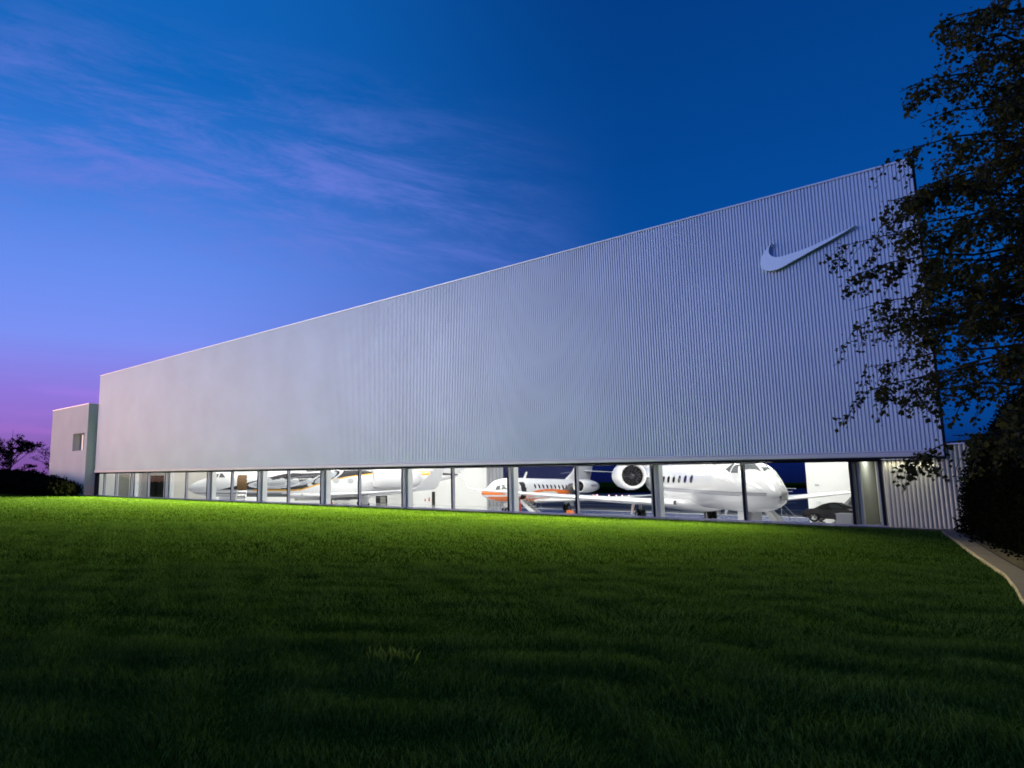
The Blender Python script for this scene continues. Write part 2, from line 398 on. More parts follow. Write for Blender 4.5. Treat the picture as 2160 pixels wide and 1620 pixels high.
# one taller tuft and a few scattered ones standing out of the lawn
def tuft(c, n, h, s):
    V, F = [], []
    for i in range(n):
        a = random.uniform(0, 2 * PI); r = random.uniform(0, s); x, y = c[0] + r * math.cos(a), c[1] + r * math.sin(a)
        b = random.uniform(0, 2 * PI); wx, wy = .004 * math.cos(b), .004 * math.sin(b); H = h * random.uniform(.5, 1.1)
        lx, ly = random.gauss(0, .35) * H, random.gauss(0, .35) * H
        k = len(V); V += [(x - wx, y - wy, -.03), (x + wx, y + wy, -.03), (x + lx * .4, y + ly * .4, H * .6), (x + lx, y + ly, H)]
        F += [(k, k + 1, k + 2), (k, k + 2, k + 3)]
    return npobj('grass_tuft', V, F, tuftm)
p = at_z(828, 1392, 0); tag(tuft((p.x, p.y), 70, .10, .20), 'taller pale tuft of grass standing out of the dark lawn', 'grass tuft', kind='stuff')

# kerb along the right of the lawn
kb = MB(); L = []
for i, (x, y) in enumerate(KERB):
    a = Vector(KERB[max(i - 1, 0)]); b = Vector(KERB[min(i + 1, len(KERB) - 1)]); d = (b - a).normalized(); nrm_ = Vector((-d.y, d.x))   # to the right side (+x)
    if nrm_.x < 0: nrm_ = -nrm_
    L.append((Vector((x, y)), nrm_))
kerb = bpy.data.objects.new('kerb', None); COL.objects.link(kerb); kerb.location = (KERB[0][0], KERB[0][1], 0)
tag(kerb, 'pale concrete kerb curving along the lawn edge past the dark shrubs', 'kerb', kind='structure')
# resample the line into stones of about 2.2 m with thin open joints
fine_ = []; acc = 0.0
for (p, q), (p2, q2) in zip(L[:-1], L[1:]):
    n_ = max(1, int((p2 - p).length / .1))
    for k in range(n_): fine_.append((p.lerp(p2, k / n_), q.lerp(q2, k / n_).normalized()))
fine_.append(L[-1])
step = 22
for i0 in range(0, len(fine_) - 2, step):
    seg_ = fine_[i0:i0 + step + 1]
    if len(seg_) < 3: continue
    seg_ = list(seg_); d0 = (seg_[1][0] - seg_[0][0]).normalized(); seg_[0] = (seg_[0][0] + d0 * .014, seg_[0][1])
    h_ = .052 + random.uniform(-.005, .005); sh = random.uniform(-.006, .006); vs = []
    for p, q in seg_[::3] + ([seg_[-1]] if (len(seg_) - 1) % 3 else []):
        p = p + q * sh; o1 = p + q * .34
        vs += [(p.x, p.y, -.3), (p.x, p.y, h_ - .015), (p.x + q.x * .015, p.y + q.y * .015, h_), (o1.x - q.x * .015, o1.y - q.y * .015, h_), (o1.x, o1.y, h_ - .015), (o1.x, o1.y, -.3)]
    m_ = len(vs) // 6
    fs = [(i * 6 + j, i * 6 + j + 1, i * 6 + 7 + j, i * 6 + 6 + j) for i in range(m_ - 1) for j in range(5)] + [(0, 1, 2, 3, 4, 5), tuple(range(6 * m_ - 6, 6 * m_))]
    ks = obj('kerb_stone', MB().add(vs, fs), conc, kerb); ks.location = (-KERB[0][0], -KERB[0][1], 0)
tag(obj('sill_ledge', MB().box(-84, -2.6, -.42, -.02, -1.6, .0).box(-6, -2.6, -.46, -.42, -1.6, .035), conc), kind='structure')
mulch = MB(); mv = []
for p, q in L: mv += [(p.x + q.x * .34, p.y + q.y * .34, .03), (p.x + q.x * .34 + 14, p.y + q.y * .34 + 3, .03)]
mulch.add(mv + [(-2.6, 0, .03), (14, 3, .03)], [(i * 2, i * 2 + 1, i * 2 + 3, i * 2 + 2) for i in range(len(L) - 1)] + [(0, 1, 2 * len(L) + 1, 2 * len(L))])
tag(obj('mulch_bed', mulch, soil, fix=False), kind='structure')

# ------------------------------------------------------------------ hangar shell
H = thing('hangar', 'long aircraft hangar clad in ribbed silver metal above a low glazed strip', 'hangar', (XL, 0, 0))
def hp(name, mb, material, **k):
    o = obj(name, mb, material, None, **k); o.parent = H; o.location = (-XL, 0, 0); return o
def part_at(o, parent):      # keep world coordinates under a parent that is moved to its base
    o.parent = parent; o.matrix_parent_inverse = Matrix.Translation(Vector(parent.location)).inverted() if parent.rotation_euler.z == 0 else parent.matrix_world.inverted()
    return o
# ribbed cladding: sinus-like ribs with narrow grooves
def ribs(x0, x1, z0, z1, yb, depth, pitch, prof):
    mb = MB(); n = int(round((x1 - x0) / pitch)); pitch = (x1 - x0) / n; X = []
    for i in range(n):
        for u, d in prof: X.append((x0 + (i + u) * pitch, yb - d * depth))
    X.append((x1, yb))
    k = len(X); v = [(x, y, z0) for x, y in X] + [(x, y, z1) for x, y in X]
    mb.add(v, [(i, i + 1, k + i + 1, k + i) for i in range(k - 1)]); return mb
PROF = [(0, 0), (.23, 0), (.28, .80), (.34, 1.0), (.90, 1.0), (.95, .80)]
YF = .0
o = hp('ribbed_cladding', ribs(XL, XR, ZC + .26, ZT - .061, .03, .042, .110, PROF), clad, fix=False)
hp('cladding_backing', MB().box(XL, XR, .032, .30, ZC + .12, ZT - .061), trimm)
hp('roof_coping', MB().box(XL - .02, XR + .02, -.045, .34, ZT - .06, ZT), coping)
hp('dark_end_face', MB().box(XR, XR + .03, -.03, .32, ZC + .0, ZT - .10), darkf)  # end face of the screen wall, its unlit look put into the dark colour
hp('bottom_trim', MB().prism([(-.045, ZC + .26), (-.045, ZC + .22), (-.07, ZC + .19), (-.07, ZC + .07), (-.05, ZC + .0), (.03, ZC + .0), (.03, ZC + .26)], 'x', XL, XR), trimm)
hp('soffit', MB().box(XL, XR, .032, .42, ZC - .005, ZC + .10), darkf)
hp('shade_strip', MB().box(XL, XR, -.078, -.051, ZC - .02, ZC + .045), darkf)  # solid dark strip imitating the shadow line below the trim
hp('lamp_screen_lip', MB().box(XL, XR, -.045, -.035, ZC - .0365, ZC - .001), darkf)  # added lip that screens the recessed lamps from the camera
hp('lamp_housing', MB().box(XL + .3, XR - .3, .056, .10, ZC - .045, ZC - .006), darkf)
# roof, ceiling, side and far walls
WY = 32.5; XE = -9.3; XV = -6.0
hp('roof', MB().box(XL + .1, XE, .35, WY, 9.9, 11.0), ceilm)
hp('ceiling', MB().box(XL + .2, XE, .45, WY - .2, 9.55, 9.85), ceilm)
hp('low_ceiling', MB().box(XE + .15, XV + .15, .45, WY - .2, 2.75, 2.9).box(XE, XE + .15, .45, WY, 2.75, 11.0), wallw)
hp('end_wall', MB().box(XV, XV + .15, .50, WY, -1.3, 2.749), grayw)
XLW = -71.0
hp('hangar_floor', MB().box(XLW, XV + .2, -.0, WY + .1, FZ - .3, FZ), floorm)
hp('left_wall', MB().box(XLW, XLW + .2, .45, WY - .21, FZ, 9.54), wallw)
DL, DR = -46.0, -15.6          # door opening in the far wall
fw = MB().box(XLW, DL, WY - .2, WY, FZ, 9.54).box(DR, XE + .1, WY - .2, WY, FZ, 9.54).box(XE + .1, XV + .2, WY - .2, WY, FZ, 2.74).box(DL, DR, WY - .2, WY, 8.2, 9.54)
hp('far_wall', fw, wallw)
hp('door_track', MB().box(DL - 8, DR + 1, WY + .1, WY + .55, FZ - .012, FZ + .02), linem)
dl = None
for k in range(5):
    x0 = DL - .25 + k * .42
    d_ = MB().box(x0, x0 + .38, WY + .05 + .06 * k, WY + .11 + .06 * k, FZ + .03, 8.6).box(x0 + .16, x0 + .22, WY + .0 + .06 * k, WY + .05 + .06 * k, FZ + .03, 8.6)
    hp('hangar_door_leaf', d_, jetgray)
# ceiling fixtures
for i, (x, y) in enumerate(LAMPS):
    f = MB().box(-.66, .66, -2.46, 2.46, .03, .22)
    if i == 0: FX = obj('ceiling_light', f, white_steel); o = FX
    else: o = FX.copy(); COL.objects.link(o)
    o.parent = H; o.location = (x - XL, y, LAMP_Z)
    if i == 0: g0 = obj('diffuser', MB().box(-.6, .6, -2.4, 2.4, .012, .028), fixture_glow, o)
    else: dup(g0, o)

# glazing: mullions every bay, panes between them, head and sill rails
MX = [-68.7, -65.9, -62.54, -59.03, -55.71, -52.14, -48.73, -45.21, -41.71, -38.15, -34.6, -31.0, -27.34, -23.69, -20.11, -16.42, -12.85, -9.38, -5.91, -5.07]
hp('head_rail', MB().box(XL + .25, -4.98, .13, .24, ZC - .085, ZC - .021), darkf)
hp('sill_rail', MB().box(XL + .25, -4.98, .12, .25, .0, .055), alu)
mm = None
for i, x in enumerate(MX):
    w = .035
    if mm is None:
        mm = hp('window_mullion', MB().box(-w, w, .10, .30, .056, ZC - .086), alu); mm.location = (x - XL, 0, 0)
        mg = obj('gasket', MB().box(-w - .018, -w - .001, .095, .29, .056, ZC - .086), darkf, mm)
        mg2 = obj('front_cap', MB().box(-w - .019, w + .004, .070, .094, .056, ZC - .086), darkf, mm)
    else:
        c = dup(mm, H, (x - XL, 0, 0)); dup(mg, c); dup(mg2, c)
XS = [XL + .25] + MX
for a, b in zip(XS[:-1], XS[1:]):
    hp('glass_pane', MB().box(a + .04, b - .06, .175, .187, .057, ZC - .087), glass)
hp('jamb_panel', MB().box(XL, XL + .24, .02, .40, 0, ZC - .021), darkf)
# steel columns just behind every second mullion (H section: two flanges and a web)
cc = None
for x in (-62.7, -55.85, -48.85, -41.85, -34.72, -27.45, -20.25, -12.97):
    if cc is None:
        c_ = MB().box(-.19, -.165, .50, .88, FZ, 9.54).box(.165, .19, .50, .88, FZ, 9.54).box(-.164, .164, .68, .70, FZ, 9.54)
        cc = hp('steel_column', c_, white_steel); cc.location = (x - XL, 0, 0)
    else: dup(cc, H, (x - XL, 0, 0))
# check-shaped emblem proud of the ribs
def emblem(pts, y0, y1):
    return MB().prism(pts, 'y', y0, y1)
EP = []
def bez(p0, p1, p2, n):
    return [((1 - t) ** 2 * p0[0] + 2 * t * (1 - t) * p1[0] + t * t * p2[0], (1 - t) ** 2 * p0[1] + 2 * t * (1 - t) * p1[1] + t * t * p2[1]) for t in [k / n for k in range(n)]]
def fx(a, b): q = at_y(1580 + a / 7.2, 440 + b / 7.2, -.20); return (q.x, q.z)
pix = [(345, 520), (305, 590), (297, 655), (318, 700), (365, 728), (430, 735), (520, 718), (640, 680), (800, 625), (1000, 545), (1220, 440), (1420, 345), (1620, 250),
       (1400, 385), (1200, 500), (1000, 610), (800, 722), (640, 810), (500, 890), (400, 930), (310, 945), (235, 935), (185, 895), (168, 830), (185, 750), (230, 660), (285, 585)]
EP = []
for i in range(len(pix)):
    p0, p1, p2, p3 = (Vector(pix[(i + k) % len(pix)]) for k in (-1, 0, 1, 2))
    if i in (0, 12) : p0 = p1
    if (i + 1) % len(pix) in (0, 12): p3 = p2
    for k in range(5):
        t = k / 5; q = .5 * ((2 * p1) + (p2 - p0) * t + (2 * p0 - 5 * p1 + 4 * p2 - p3) * t * t + (3 * p1 - p0 - 3 * p2 + p3) * t ** 3)
        EP.append(fx(q.x, q.y))
em = MB().prism(EP, 'y', -.20, -.03)
o = hp('check_mark_emblem', em, emblemm)
o['label'] = 'large curved check mark emblem standing proud of the ribs'

# interior partitions at the left, with door and dark opening
off = sub_empty('office_wall', H); off.location = (-XL, 0, 0)
Y1 = 5.0; XI = XLW + .2
def at_x(px, py, X):
    d = ray(px, py); return CAM + d * ((X - CAM.x) / d.x)
wxl = lambda px: at_y(px, 1030, Y1).x
zt = at_y(330, 1003, Y1).z
obj('wall_panel', MB().box(XI + .01, wxl(312), Y1, Y1 + .2, FZ, 4), wallw, off)
obj('wall_panel', MB().box(wxl(345), wxl(362), Y1, Y1 + .2, FZ, 4), wallw, off)
obj('lintel', MB().box(wxl(312), wxl(345), Y1, Y1 + .2, zt, 4), wallw, off)
obj('dark_doorway', MB().box(wxl(312) - .3, wxl(345) + .3, Y1 + .9, Y1 + 1.0, FZ, 4), darkm, off)
obj('doorway_side', MB().box(wxl(312) - .3, wxl(312) - .2, Y1 + .2, Y1 + .9, FZ, 4), darkm, off)
obj('doorway_side', MB().box(wxl(345) + .2, wxl(345) + .3, Y1 + .2, Y1 + .9, FZ, 4), darkm, off)
obj('return_wall', MB().box(wxl(362) - .2, wxl(362), Y1 + .2, Y1 + 5, FZ, 4), beige, off)
ya, yb = at_x(249, 1030, XI).y, at_x(272, 1030, XI).y
obj('office_door', MB().box(XI, XI + .05, ya, yb, FZ, 2.2), grayw, off)
obj('door_frame', MB().box(XI, XI + .08, ya - .12, ya, FZ, 2.25), white_steel, off)
# far wall windows, doors, pictures and signs (left bay)
YW = WY - .2
def wallbox(name, px0, px1, py0, py1, material, d=.03, lab=None):
    a = at_y(px0, py0, YW); b = at_y(px1, py1, YW)
    if a.x < XI:
        a = at_x(px0, py0, XI); b = at_x(px1, py1, XI)
        o = hp(name, MB().box(XI + .002, XI + d, a.y, b.y, b.z, a.z), material)
    else: o = hp(name, MB().box(a.x, b.x, YW - d, YW - .002, b.z, a.z), material)
    if lab: o['label'] = lab
    return o
for (a, b, c, d, n) in ((621, 672, 1043, 1055, 4), (704, 739, 1049.5, 1055.5, 2)):
    for k in range(n):
        w1 = (b - a) / n
        f = wallbox('wall_window', a + k * w1 + .8, a + (k + 1) * w1 - .8, c, d, blackg)
f = wallbox('wall_door', 793, 817, 1045, 1068, darkm)
A = at_y(803, 1047, YW); B = at_y(814, 1067, YW)
obj('door_panel', MB().box(A.x, B.x, YW - .06, YW - .031, FZ + .05, A.z), grayw, f)
wallbox('wall_opening', 911, 918, 1037, 1069, darkm)
for (a, b, c, d) in ((610.5, 613.5, 1043.5, 1047), (610.5, 613.5, 1048.5, 1052.5), (904, 907, 1049.5, 1052), (904, 907, 1053, 1057), (896, 898, 1052, 1057.5)):
    wallbox('fire_sign', a, b, c, d, redm)
wallbox('wall_rail', 905, 985, 1068, 1069, jetgray, .05)
wallbox('wall_vent', 1719, 1728, 1021.5, 1025.5, jetgray, .04)
wallbox('wall_box', 1722, 1731, 1056, 1063, white_steel, .1)
# low service wing to the right with its own ribs
LW = thing('service_wing', 'low ribbed metal wing beyond the last window, half hidden by dark shrubs', 'building', (XV + .16, 0, 0))
def lp(name, mb, material, **k):
    o = obj(name, mb, material, None, **k); o.parent = LW; o.location = (-(XV + .16), 0, 0); return o
lp('ribbed_wall', ribs(-4.98, 9.0, .04, 2.66, .10, .045, .115, PROF), clad2, smooth=True, fix=False)
lp('wall_backing', MB().box(-4.98, 9.0, .104, .30, -.6, 2.66).box(9.0, 9.1, .104, 10, -.6, 2.66), clad2)
lp('roof_slab', MB().box(XV + .16, 9.1, .45, 10, 2.50, 2.66), ceilm)
lp('coping', MB().box(XR + .04, 9.12, .02, .34, 2.66, 2.70), coping)
lp('inner_wall', MB().box(XV + .17, 9.0, 3.4, 3.55, FZ, 2.49), beige)
lp('inner_floor', MB().box(XV + .21, 9.0, .31, 3.39, -.3, .0), conc)
lp('white_post', MB().box(XV + .16, XV + .26, .55, .75, .0, 2.49).box(-5.25, -5.13, .50, .62, 0, 2.24), white_steel)
lp('wall_vent', MB().box(*[at_y(1992, 1010, 0).x, at_y(2002, 1010, 0).x], .01, .09, at_y(1996, 1016, 0).z, at_y(1996, 1010, 0).z), darkm)
# white cabinet inside, right by the glass
a = at_y(1763, 1083, 4.2); b = at_y(1796, 1083, 4.2)
cab = thing('storage_cabinet', 'low white cabinet just inside the glass in front of the black car', 'cabinet', ((a.x + b.x) / 2, 4.5, FZ))
w_ = (b.x - a.x) / 2
obj('body', MB().box(-w_, w_, -.3, .4, 0, a.z - FZ - .03), white_steel, cab)
obj('top', MB().box(-w_ - .02, w_ + .02, -.33, .42, a.z - FZ - .028, a.z - FZ), wallw, cab)
for k in (-1, 1): obj('cabinet_door', MB().box(k * .02, k * (w_ - .03), -.32, -.302, .08, a.z - FZ - .1), wallw, cab)

# ------------------------------------------------------------------ annex block at the left end
AX0, AX1, AY, AZ = -82.8, -72.2, -.46, 9.4
AN = thing('annex_block', 'plain pale block with one deep square window beside the long hangar', 'building', (AX0, AY, 0))
def ap(name, mb, material, **k):
    o = obj(name, mb, material, None, **k); o.parent = AN; o.location = (-AX0, -AY, 0); return o
wx0, wx1, wz0, wz1 = -76.1, -72.95, 4.62, 6.45
wl = MB()
wl.box(AX0, wx0, AY, AY + 1.0, -.4, AZ).box(wx1, AX1, AY, AY + 1.0, -.4, AZ).box(wx0, wx1, AY, AY + 1.0, -.4, wz0).box(wx0, wx1, AY, AY + 1.0, wz1, AZ)
ap('front_wall', wl, annexm)
ap('side_wall', MB().box(AX1 - .3, AX1, AY + 1.002, 1.45, -.4, AZ), annexm); ap('side_wall', MB().box(AX0, AX0 + .3, AY + 1.002, 14, -.4, AZ), annexm)
ap('roof_coping', MB().box(AX0 - .03, AX1 + .03, AY - .03, 1.46, AZ, AZ + .08), coping)
ap('roof', MB().box(AX0, AX1, 1.47, 14, AZ - .2, AZ), ceilm)
wf = ap('window', MB().box(wx0, wx0 + .06, AY + .78, AY + .86, wz0, wz1).box(wx1 - .06, wx1, AY + .78, AY + .86, wz0, wz1).box(wx0 + .061, wx1 - .061, AY + .78, AY + .86, wz0, wz0 + .06).box(wx0 + .061, wx1 - .061, AY + .78, AY + .86, wz1 - .06, wz1).box(-75.0, -74.94, AY + .78, AY + .86, wz0 + .061, wz1 - .061), white_steel)
obj('pane', MB().box(wx0 + .07, -75.01, AY + .81, AY + .82, wz0 + .07, wz1 - .07).box(-74.93, wx1 - .07, AY + .81, AY + .82, wz0 + .07, wz1 - .07), beige, wf)
obj('lit_pane', MB().box(-75.7, -75.35, AY + .795, AY + .805, wz0 + .1, wz1 - .08), litwin, wf)
ap('link_wall', MB().box(AX1 + .002, XL - .002, 1.0, 1.2, -.4, 9.2), stucco)

# ------------------------------------------------------------------ aircraft
def interp(tab, a):
    return float(np.interp(a, [t[0] for t in tab], [t[1] for t in tab]))
def smooth_tab(tab, xs):
    """monotone-ish cubic through table points"""
    X = np.array([t[0] for t in tab], float); Y = np.array([t[1] for t in tab], float)
    d = np.diff(Y) / np.diff(X); mt = np.zeros(len(X)); mt[0] = d[0]; mt[-1] = d[-1]
    for i in range(1, len(X) - 1): mt[i] = 0 if d[i - 1] * d[i] <= 0 else 2 * d[i - 1] * d[i] / (d[i - 1] + d[i])
    xs = np.clip(xs, X[0], X[-1]); i = np.clip(np.searchsorted(X, xs) - 1, 0, len(X) - 2)
    h = X[i + 1] - X[i]; t = (xs - X[i]) / h
    return (1 + 2 * t) * (1 - t) ** 2 * Y[i] + t * (1 - t) ** 2 * h * mt[i] + t * t * (3 - 2 * t) * Y[i + 1] + t * t * (t - 1) * h * mt[i + 1]
class Fus:
    def __init__(s, top, bot, wid, s_=1.): s.t, s.b, s.w, s.k = top, bot, wid, s_
    def sec(s, a):
        k = s.k; A = np.asarray(a) / k
        return smooth_tab(s.t, A) * k, smooth_tab(s.b, A) * k, smooth_tab(s.w, A) * k
    def pt(s, a, th):      # th: 0 = starboard, pi/2 = up
        T, B, Wd = s.sec(a); c = (T + B) / 2; h = (T - B) / 2
        return Vector((float(a), float(Wd * math.cos(th)), float(c + h * math.sin(th))))
    def side(s, a, z, sgn, off=.008):      # point on the skin at height z
        T, B, Wd = [float(q) for q in s.sec(a)]; c = (T + B) / 2; h = (T - B) / 2
        q = max(-.999, min(.999, (z - c) / h)); y = Wd * math.sqrt(1 - q * q)
        n = Vector((0, y / (Wd * Wd + 1e-6), (z - c) / (h * h + 1e-6))).normalized()
        return Vector((a, sgn * (y + n.y * off), z + n.z * off))
    def mesh(s, a0, a1, n, m_, painter=None, name='fuselage', parent=None):
        u = np.linspace(0, 1, n + 1); xs = a0 + (a1 - a0) * (u ** 1.0)
        xs = np.concatenate([[a0 + .002, a0 + .01, a0 + .03, a0 + .07, a0 + .13, a0 + .2], xs[xs > a0 + .26]])
        T, B, Wd = s.sec(xs); th = np.linspace(0, 2 * PI, m_, endpoint=False)
        c = (T + B) / 2; h = (T - B) / 2
        V = np.stack([np.repeat(xs[:, None], m_, 1), Wd[:, None] * np.cos(th)[None], c[:, None] + h[:, None] * np.sin(th)[None]], 2).reshape(-1, 3)
        k = len(xs); i, j = np.meshgrid(np.arange(k - 1), np.arange(m_), indexing='ij'); j2 = (j + 1) % m_
        F = np.stack([i * m_ + j, (i + 1) * m_ + j, (i + 1) * m_ + j2, i * m_ + j2], 2).reshape(-1, 4)
        o = npobj(name, V, F, livery if painter else jetw, parent, 4)
        me = o.data; me.polygons.foreach_set('use_smooth', [True] * len(me.polygons))
        if painter:
            cen = V[F].mean(1); colr = np.array([painter(*q) for q in cen]); at = me.color_attributes.new('paint', 'FLOAT_COLOR', 'CORNER')
            at.data.foreach_set('color', np.repeat(np.column_stack([colr, np.ones(len(colr))]), 4, 0).astype(np.float32).ravel())
        return o
    def patch(s, poly, sgn, off=.01, rings=4):     # poly in (a, z), star shaped: conforming patch
        ca = sum(p[0] for p in poly) / len(poly); cz = sum(p[1] for p in poly) / len(poly)
        mb = MB(); V = [s.side(ca, cz, sgn, off)]; F = []; n = len(poly)
        for r in range(1, rings + 1):
            f = r / rings
            for p in poly: V.append(s.side(ca + (p[0] - ca) * f, cz + (p[1] - cz) * f, sgn, off))
        for j in range(n): F.append((0, 1 + j, 1 + (j + 1) % n))
        for r in range(rings - 1):
            for j in range(n): F.append((1 + r * n + j, 1 + (r + 1) * n + j, 1 + (r + 1) * n + (j + 1) % n, 1 + r * n + (j + 1) % n))
        # rim back to the skin gives the pane its thickness
        b0 = len(V)
        for p in poly: V.append(s.side(p[0], p[1], sgn, -.02))
        for j in range(n): F.append((1 + (rings - 1) * n + j, b0 + j, b0 + (j + 1) % n, 1 + (rings - 1) * n + (j + 1) % n))
        mb.add(V, F); return mb
def patch_th(F, poly, off=.010, rings=5):     # poly in (a, theta in degrees)
    def P(a, t):
        q = F.pt(a, math.radians(t)); e = .02
        n_ = (F.pt(a + e, math.radians(t)) - q).cross(F.pt(a, math.radians(t + 1)) - q).normalized()
        if n_.z < 0: n_ = -n_
        return q, n_
    ca = sum(p[0] for p in poly) / len(poly); ct = sum(p[1] for p in poly) / len(poly); n = len(poly)
    V = []; q, n_ = P(ca, ct); V.append(q + n_ * off); Fc = []
    for r in range(1, rings + 1):
        for p in poly:
            q, n_ = P(ca + (p[0] - ca) * r / rings, ct + (p[1] - ct) * r / rings); V.append(q + n_ * off)
    for j in range(n): Fc.append((0, 1 + j, 1 + (j + 1) % n))
    for r in range(rings - 1):
        for j in range(n): Fc.append((1 + r * n + j, 1 + (r + 1) * n + j, 1 + (r + 1) * n + (j + 1) % n, 1 + r * n + (j + 1) % n))
    b0 = len(V)
    for p in poly:
        q, n_ = P(*p); V.append(q - n_ * .02)
    for j in range(n): Fc.append((1 + (rings - 1) * n + j, b0 + j, b0 + (j + 1) % n, 1 + (rings - 1) * n + (j + 1) % n))
    return MB().add(V, Fc)
def dense(poly, m_=4):
    return [(a[0] + (b[0] - a[0]) * k / m_, a[1] + (b[1] - a[1]) * k / m_) for a, b in zip(poly, poly[1:] + poly[:1]) for k in range(m_)]
def ellipse(a, z, ra, rz, n=16): return [(a + ra * math.cos(2 * PI * k / n), z + rz * math.sin(2 * PI * k / n)) for k in range(n)]
def rrect(a0, a1, z0, z1, r, n=3):
    P = []
    for cx, cz, t0 in ((a1 - r, z1 - r, 0), (a0 + r, z1 - r, PI / 2), (a0 + r, z0 + r, PI), (a1 - r, z0 + r, 1.5 * PI)):
        for k in range(n + 1): t = t0 + PI / 2 * k / n; P.append((cx + r * math.cos(t), cz + r * math.sin(t)))
    return P
def wing(sections, n=11):      # sections: (le_a, y, z, chord, thick_ratio, tiltdir) ; airfoil loop
    prof = []
    for k in range(n): u = (1 - math.cos(PI * k / (n - 1))) / 2; prof.append((u, 1))
    def thick(u): return 5 * (.2969 * math.sqrt(u) - .126 * u - .3516 * u * u + .2843 * u ** 3 - .1036 * u ** 4)
    up = [(u, thick(u)) for u, _ in prof]; dn = [(u, -.75 * thick(u)) for u, _ in prof[1:-1]][::-1]
    loop = up + dn; m_ = len(loop); V = []; F = []
    for a, y, z, c, t, nv in sections:
        for u, h in loop: V.append((a + u * c, y + nv[0] * h * t * c, z + nv[1] * h * t * c))
    for i in range(len(sections) - 1):
        for j in range(m_): F.append((i * m_ + j, i * m_ + (j + 1) % m_, (i + 1) * m_ + (j + 1) % m_, (i + 1) * m_ + j))
    F += [tuple(range(m_)), tuple(range((len(sections) - 1) * m_, len(sections) * m_))]
    return MB().add(V, F)
LIFT = 0.0
def wheel_set(parent, x, y, r, w, n=2, gap=.32):
    for k in range(n):
        yy = y + (k - (n - 1) / 2) * gap
        t_ = obj('tyre', MB().lathe([(-w / 2, r * .62), (-w / 2, r * .9), (-w * .3, r), (w * .3, r), (w / 2, r * .9), (w / 2, r * .62)], (0, 0, 0), 'y', 24), black, parent, smooth='auto'); t_.location = (x, yy, r - LIFT)
        rm = obj('rim', MB().lathe([(-w * .42, .02), (-w * .42, r * .3), (-w * .3, r * .61), (w * .3, r * .61), (w * .42, r * .3), (w * .42, .02)], (0, 0, 0), 'y', 20, True), rimm, parent, smooth='auto'); rm.location = (x, yy, r - LIFT)
def gear(root, x, y, zt, r, w, side, door=True, fwd=True):
    L0 = LIFT
    g_ = MB().tube((x, y, r - L0), (x, y, zt), .085, .11, 12).tube((x, y, r * 1.6), (x + .9 * (1 if fwd else -1), y - side * .35, zt), .045)
    g_.tube((x, y, r * 1.2 - L0), (x - .45, y, zt - .1), .035).tube((x, y - .22, r - L0), (x, y + .22, r - L0), .05)
    g_.box(x - .07, x + .07, y - .06, y + .06, r * 1.0 - L0, r * 1.9).tube((x + .16, y, r * 1.1), (x + .2, y, r * 2.2), .03)
    G = obj('landing_gear', g_, white_steel, root, smooth='auto')
    wheel_set(G, x, y, r, w)
    if door:
        dd = MB(); s_ = side
        v = [(x - .45, y + s_ * .33, zt), (x + .45, y + s_ * .33, zt), (x + .30, y + s_ * .55, .55 - L0), (x - .28, y + s_ * .55, .55 - L0)]
        v2 = [(a, b + s_ * .035, c) for a, b, c in v]
        dd.add(v + v2, [(0, 1, 2, 3), (7, 6, 5, 4), (0, 4, 5, 1), (1, 5, 6, 2), (2, 6, 7, 3), (3, 7, 4, 0)]); obj('gear_door', dd, jetw, G)
    return G
def engine(root, a0, y, z, R, L_, painter=None, lipm=None, inner=.76):
    sg = 1 if y > 0 else -1
    nac = [(0.12, R * .80), (.04, R * .845), (0, R * .90), (.05, R * .955), (.18, R * .99), (.5, R * 1.04), (L_ * .35, R * 1.06), (L_ * .6, R * 1.0), (L_ * .82, R * .84), (L_, R * .66), (L_ * .995, R * .62), (L_ * .8, R * .6)]
    E = obj('engine', MB().lathe(nac[2:], (a0, y, z), 'x', 40), jetw, root, smooth=True)
    obj('intake_lip', MB().lathe([(.35, R * inner), (.14, R * (inner + .02)), (.05, R * .83), (.0, R * .895), (.03, R * .945), (.045, R * .955)], (a0 - .004, y, z), 'x', 40), lipm or jetw, E, smooth=True)
    obj('intake_duct', MB().lathe([(.34, R * inner), (.9, R * inner * .98)], (a0, y, z), 'x', 36), darkm, E, smooth=True)
    obj('fan_disc', MB().lathe([(.55, .02), (.56, R * inner)], (a0, y, z), 'x', 36), blackg, E)
    bl = MB()
    for k in range(18):
        t = 2 * PI * k / 18; d = Vector((0, math.cos(t), math.sin(t))); e = Vector((0, -math.sin(t), math.cos(t))); c = Vector((a0, y, z))
        p = [c + d * R * .26 + e * .03 + Vector((.50, 0, 0)), c + d * R * .26 - e * .03 + Vector((.44, 0, 0)), c + d * R * inner * .97 - e * .07 + Vector((.42, 0, 0)), c + d * R * inner * .97 + e * .07 + Vector((.52, 0, 0))]
        bl.add(p, [(0, 1, 2, 3)])
    obj('fan_blades', bl, jetgray if False else darkm, E)
    obj('spinner', MB().lathe([(.30, .01), (.36, R * .1), (.48, R * .22), (.55, R * .26)], (a0, y, z), 'x', 20), grayw if False else letter, E, smooth=True)
    obj('exhaust', MB().lathe([(L_ * .8, R * .58), (L_ * .99, R * .60)], (a0, y, z), 'x', 30), darkm, E)
    return E
def pylon(root, a0, L_, y0, y1, z):
    return obj('pylon', wing([(a0, y0, z, L_, .12, (0, 1)), (a0 + .05, y1, z, L_ * .95, .12, (0, 1))]), jetw, root, smooth='auto')

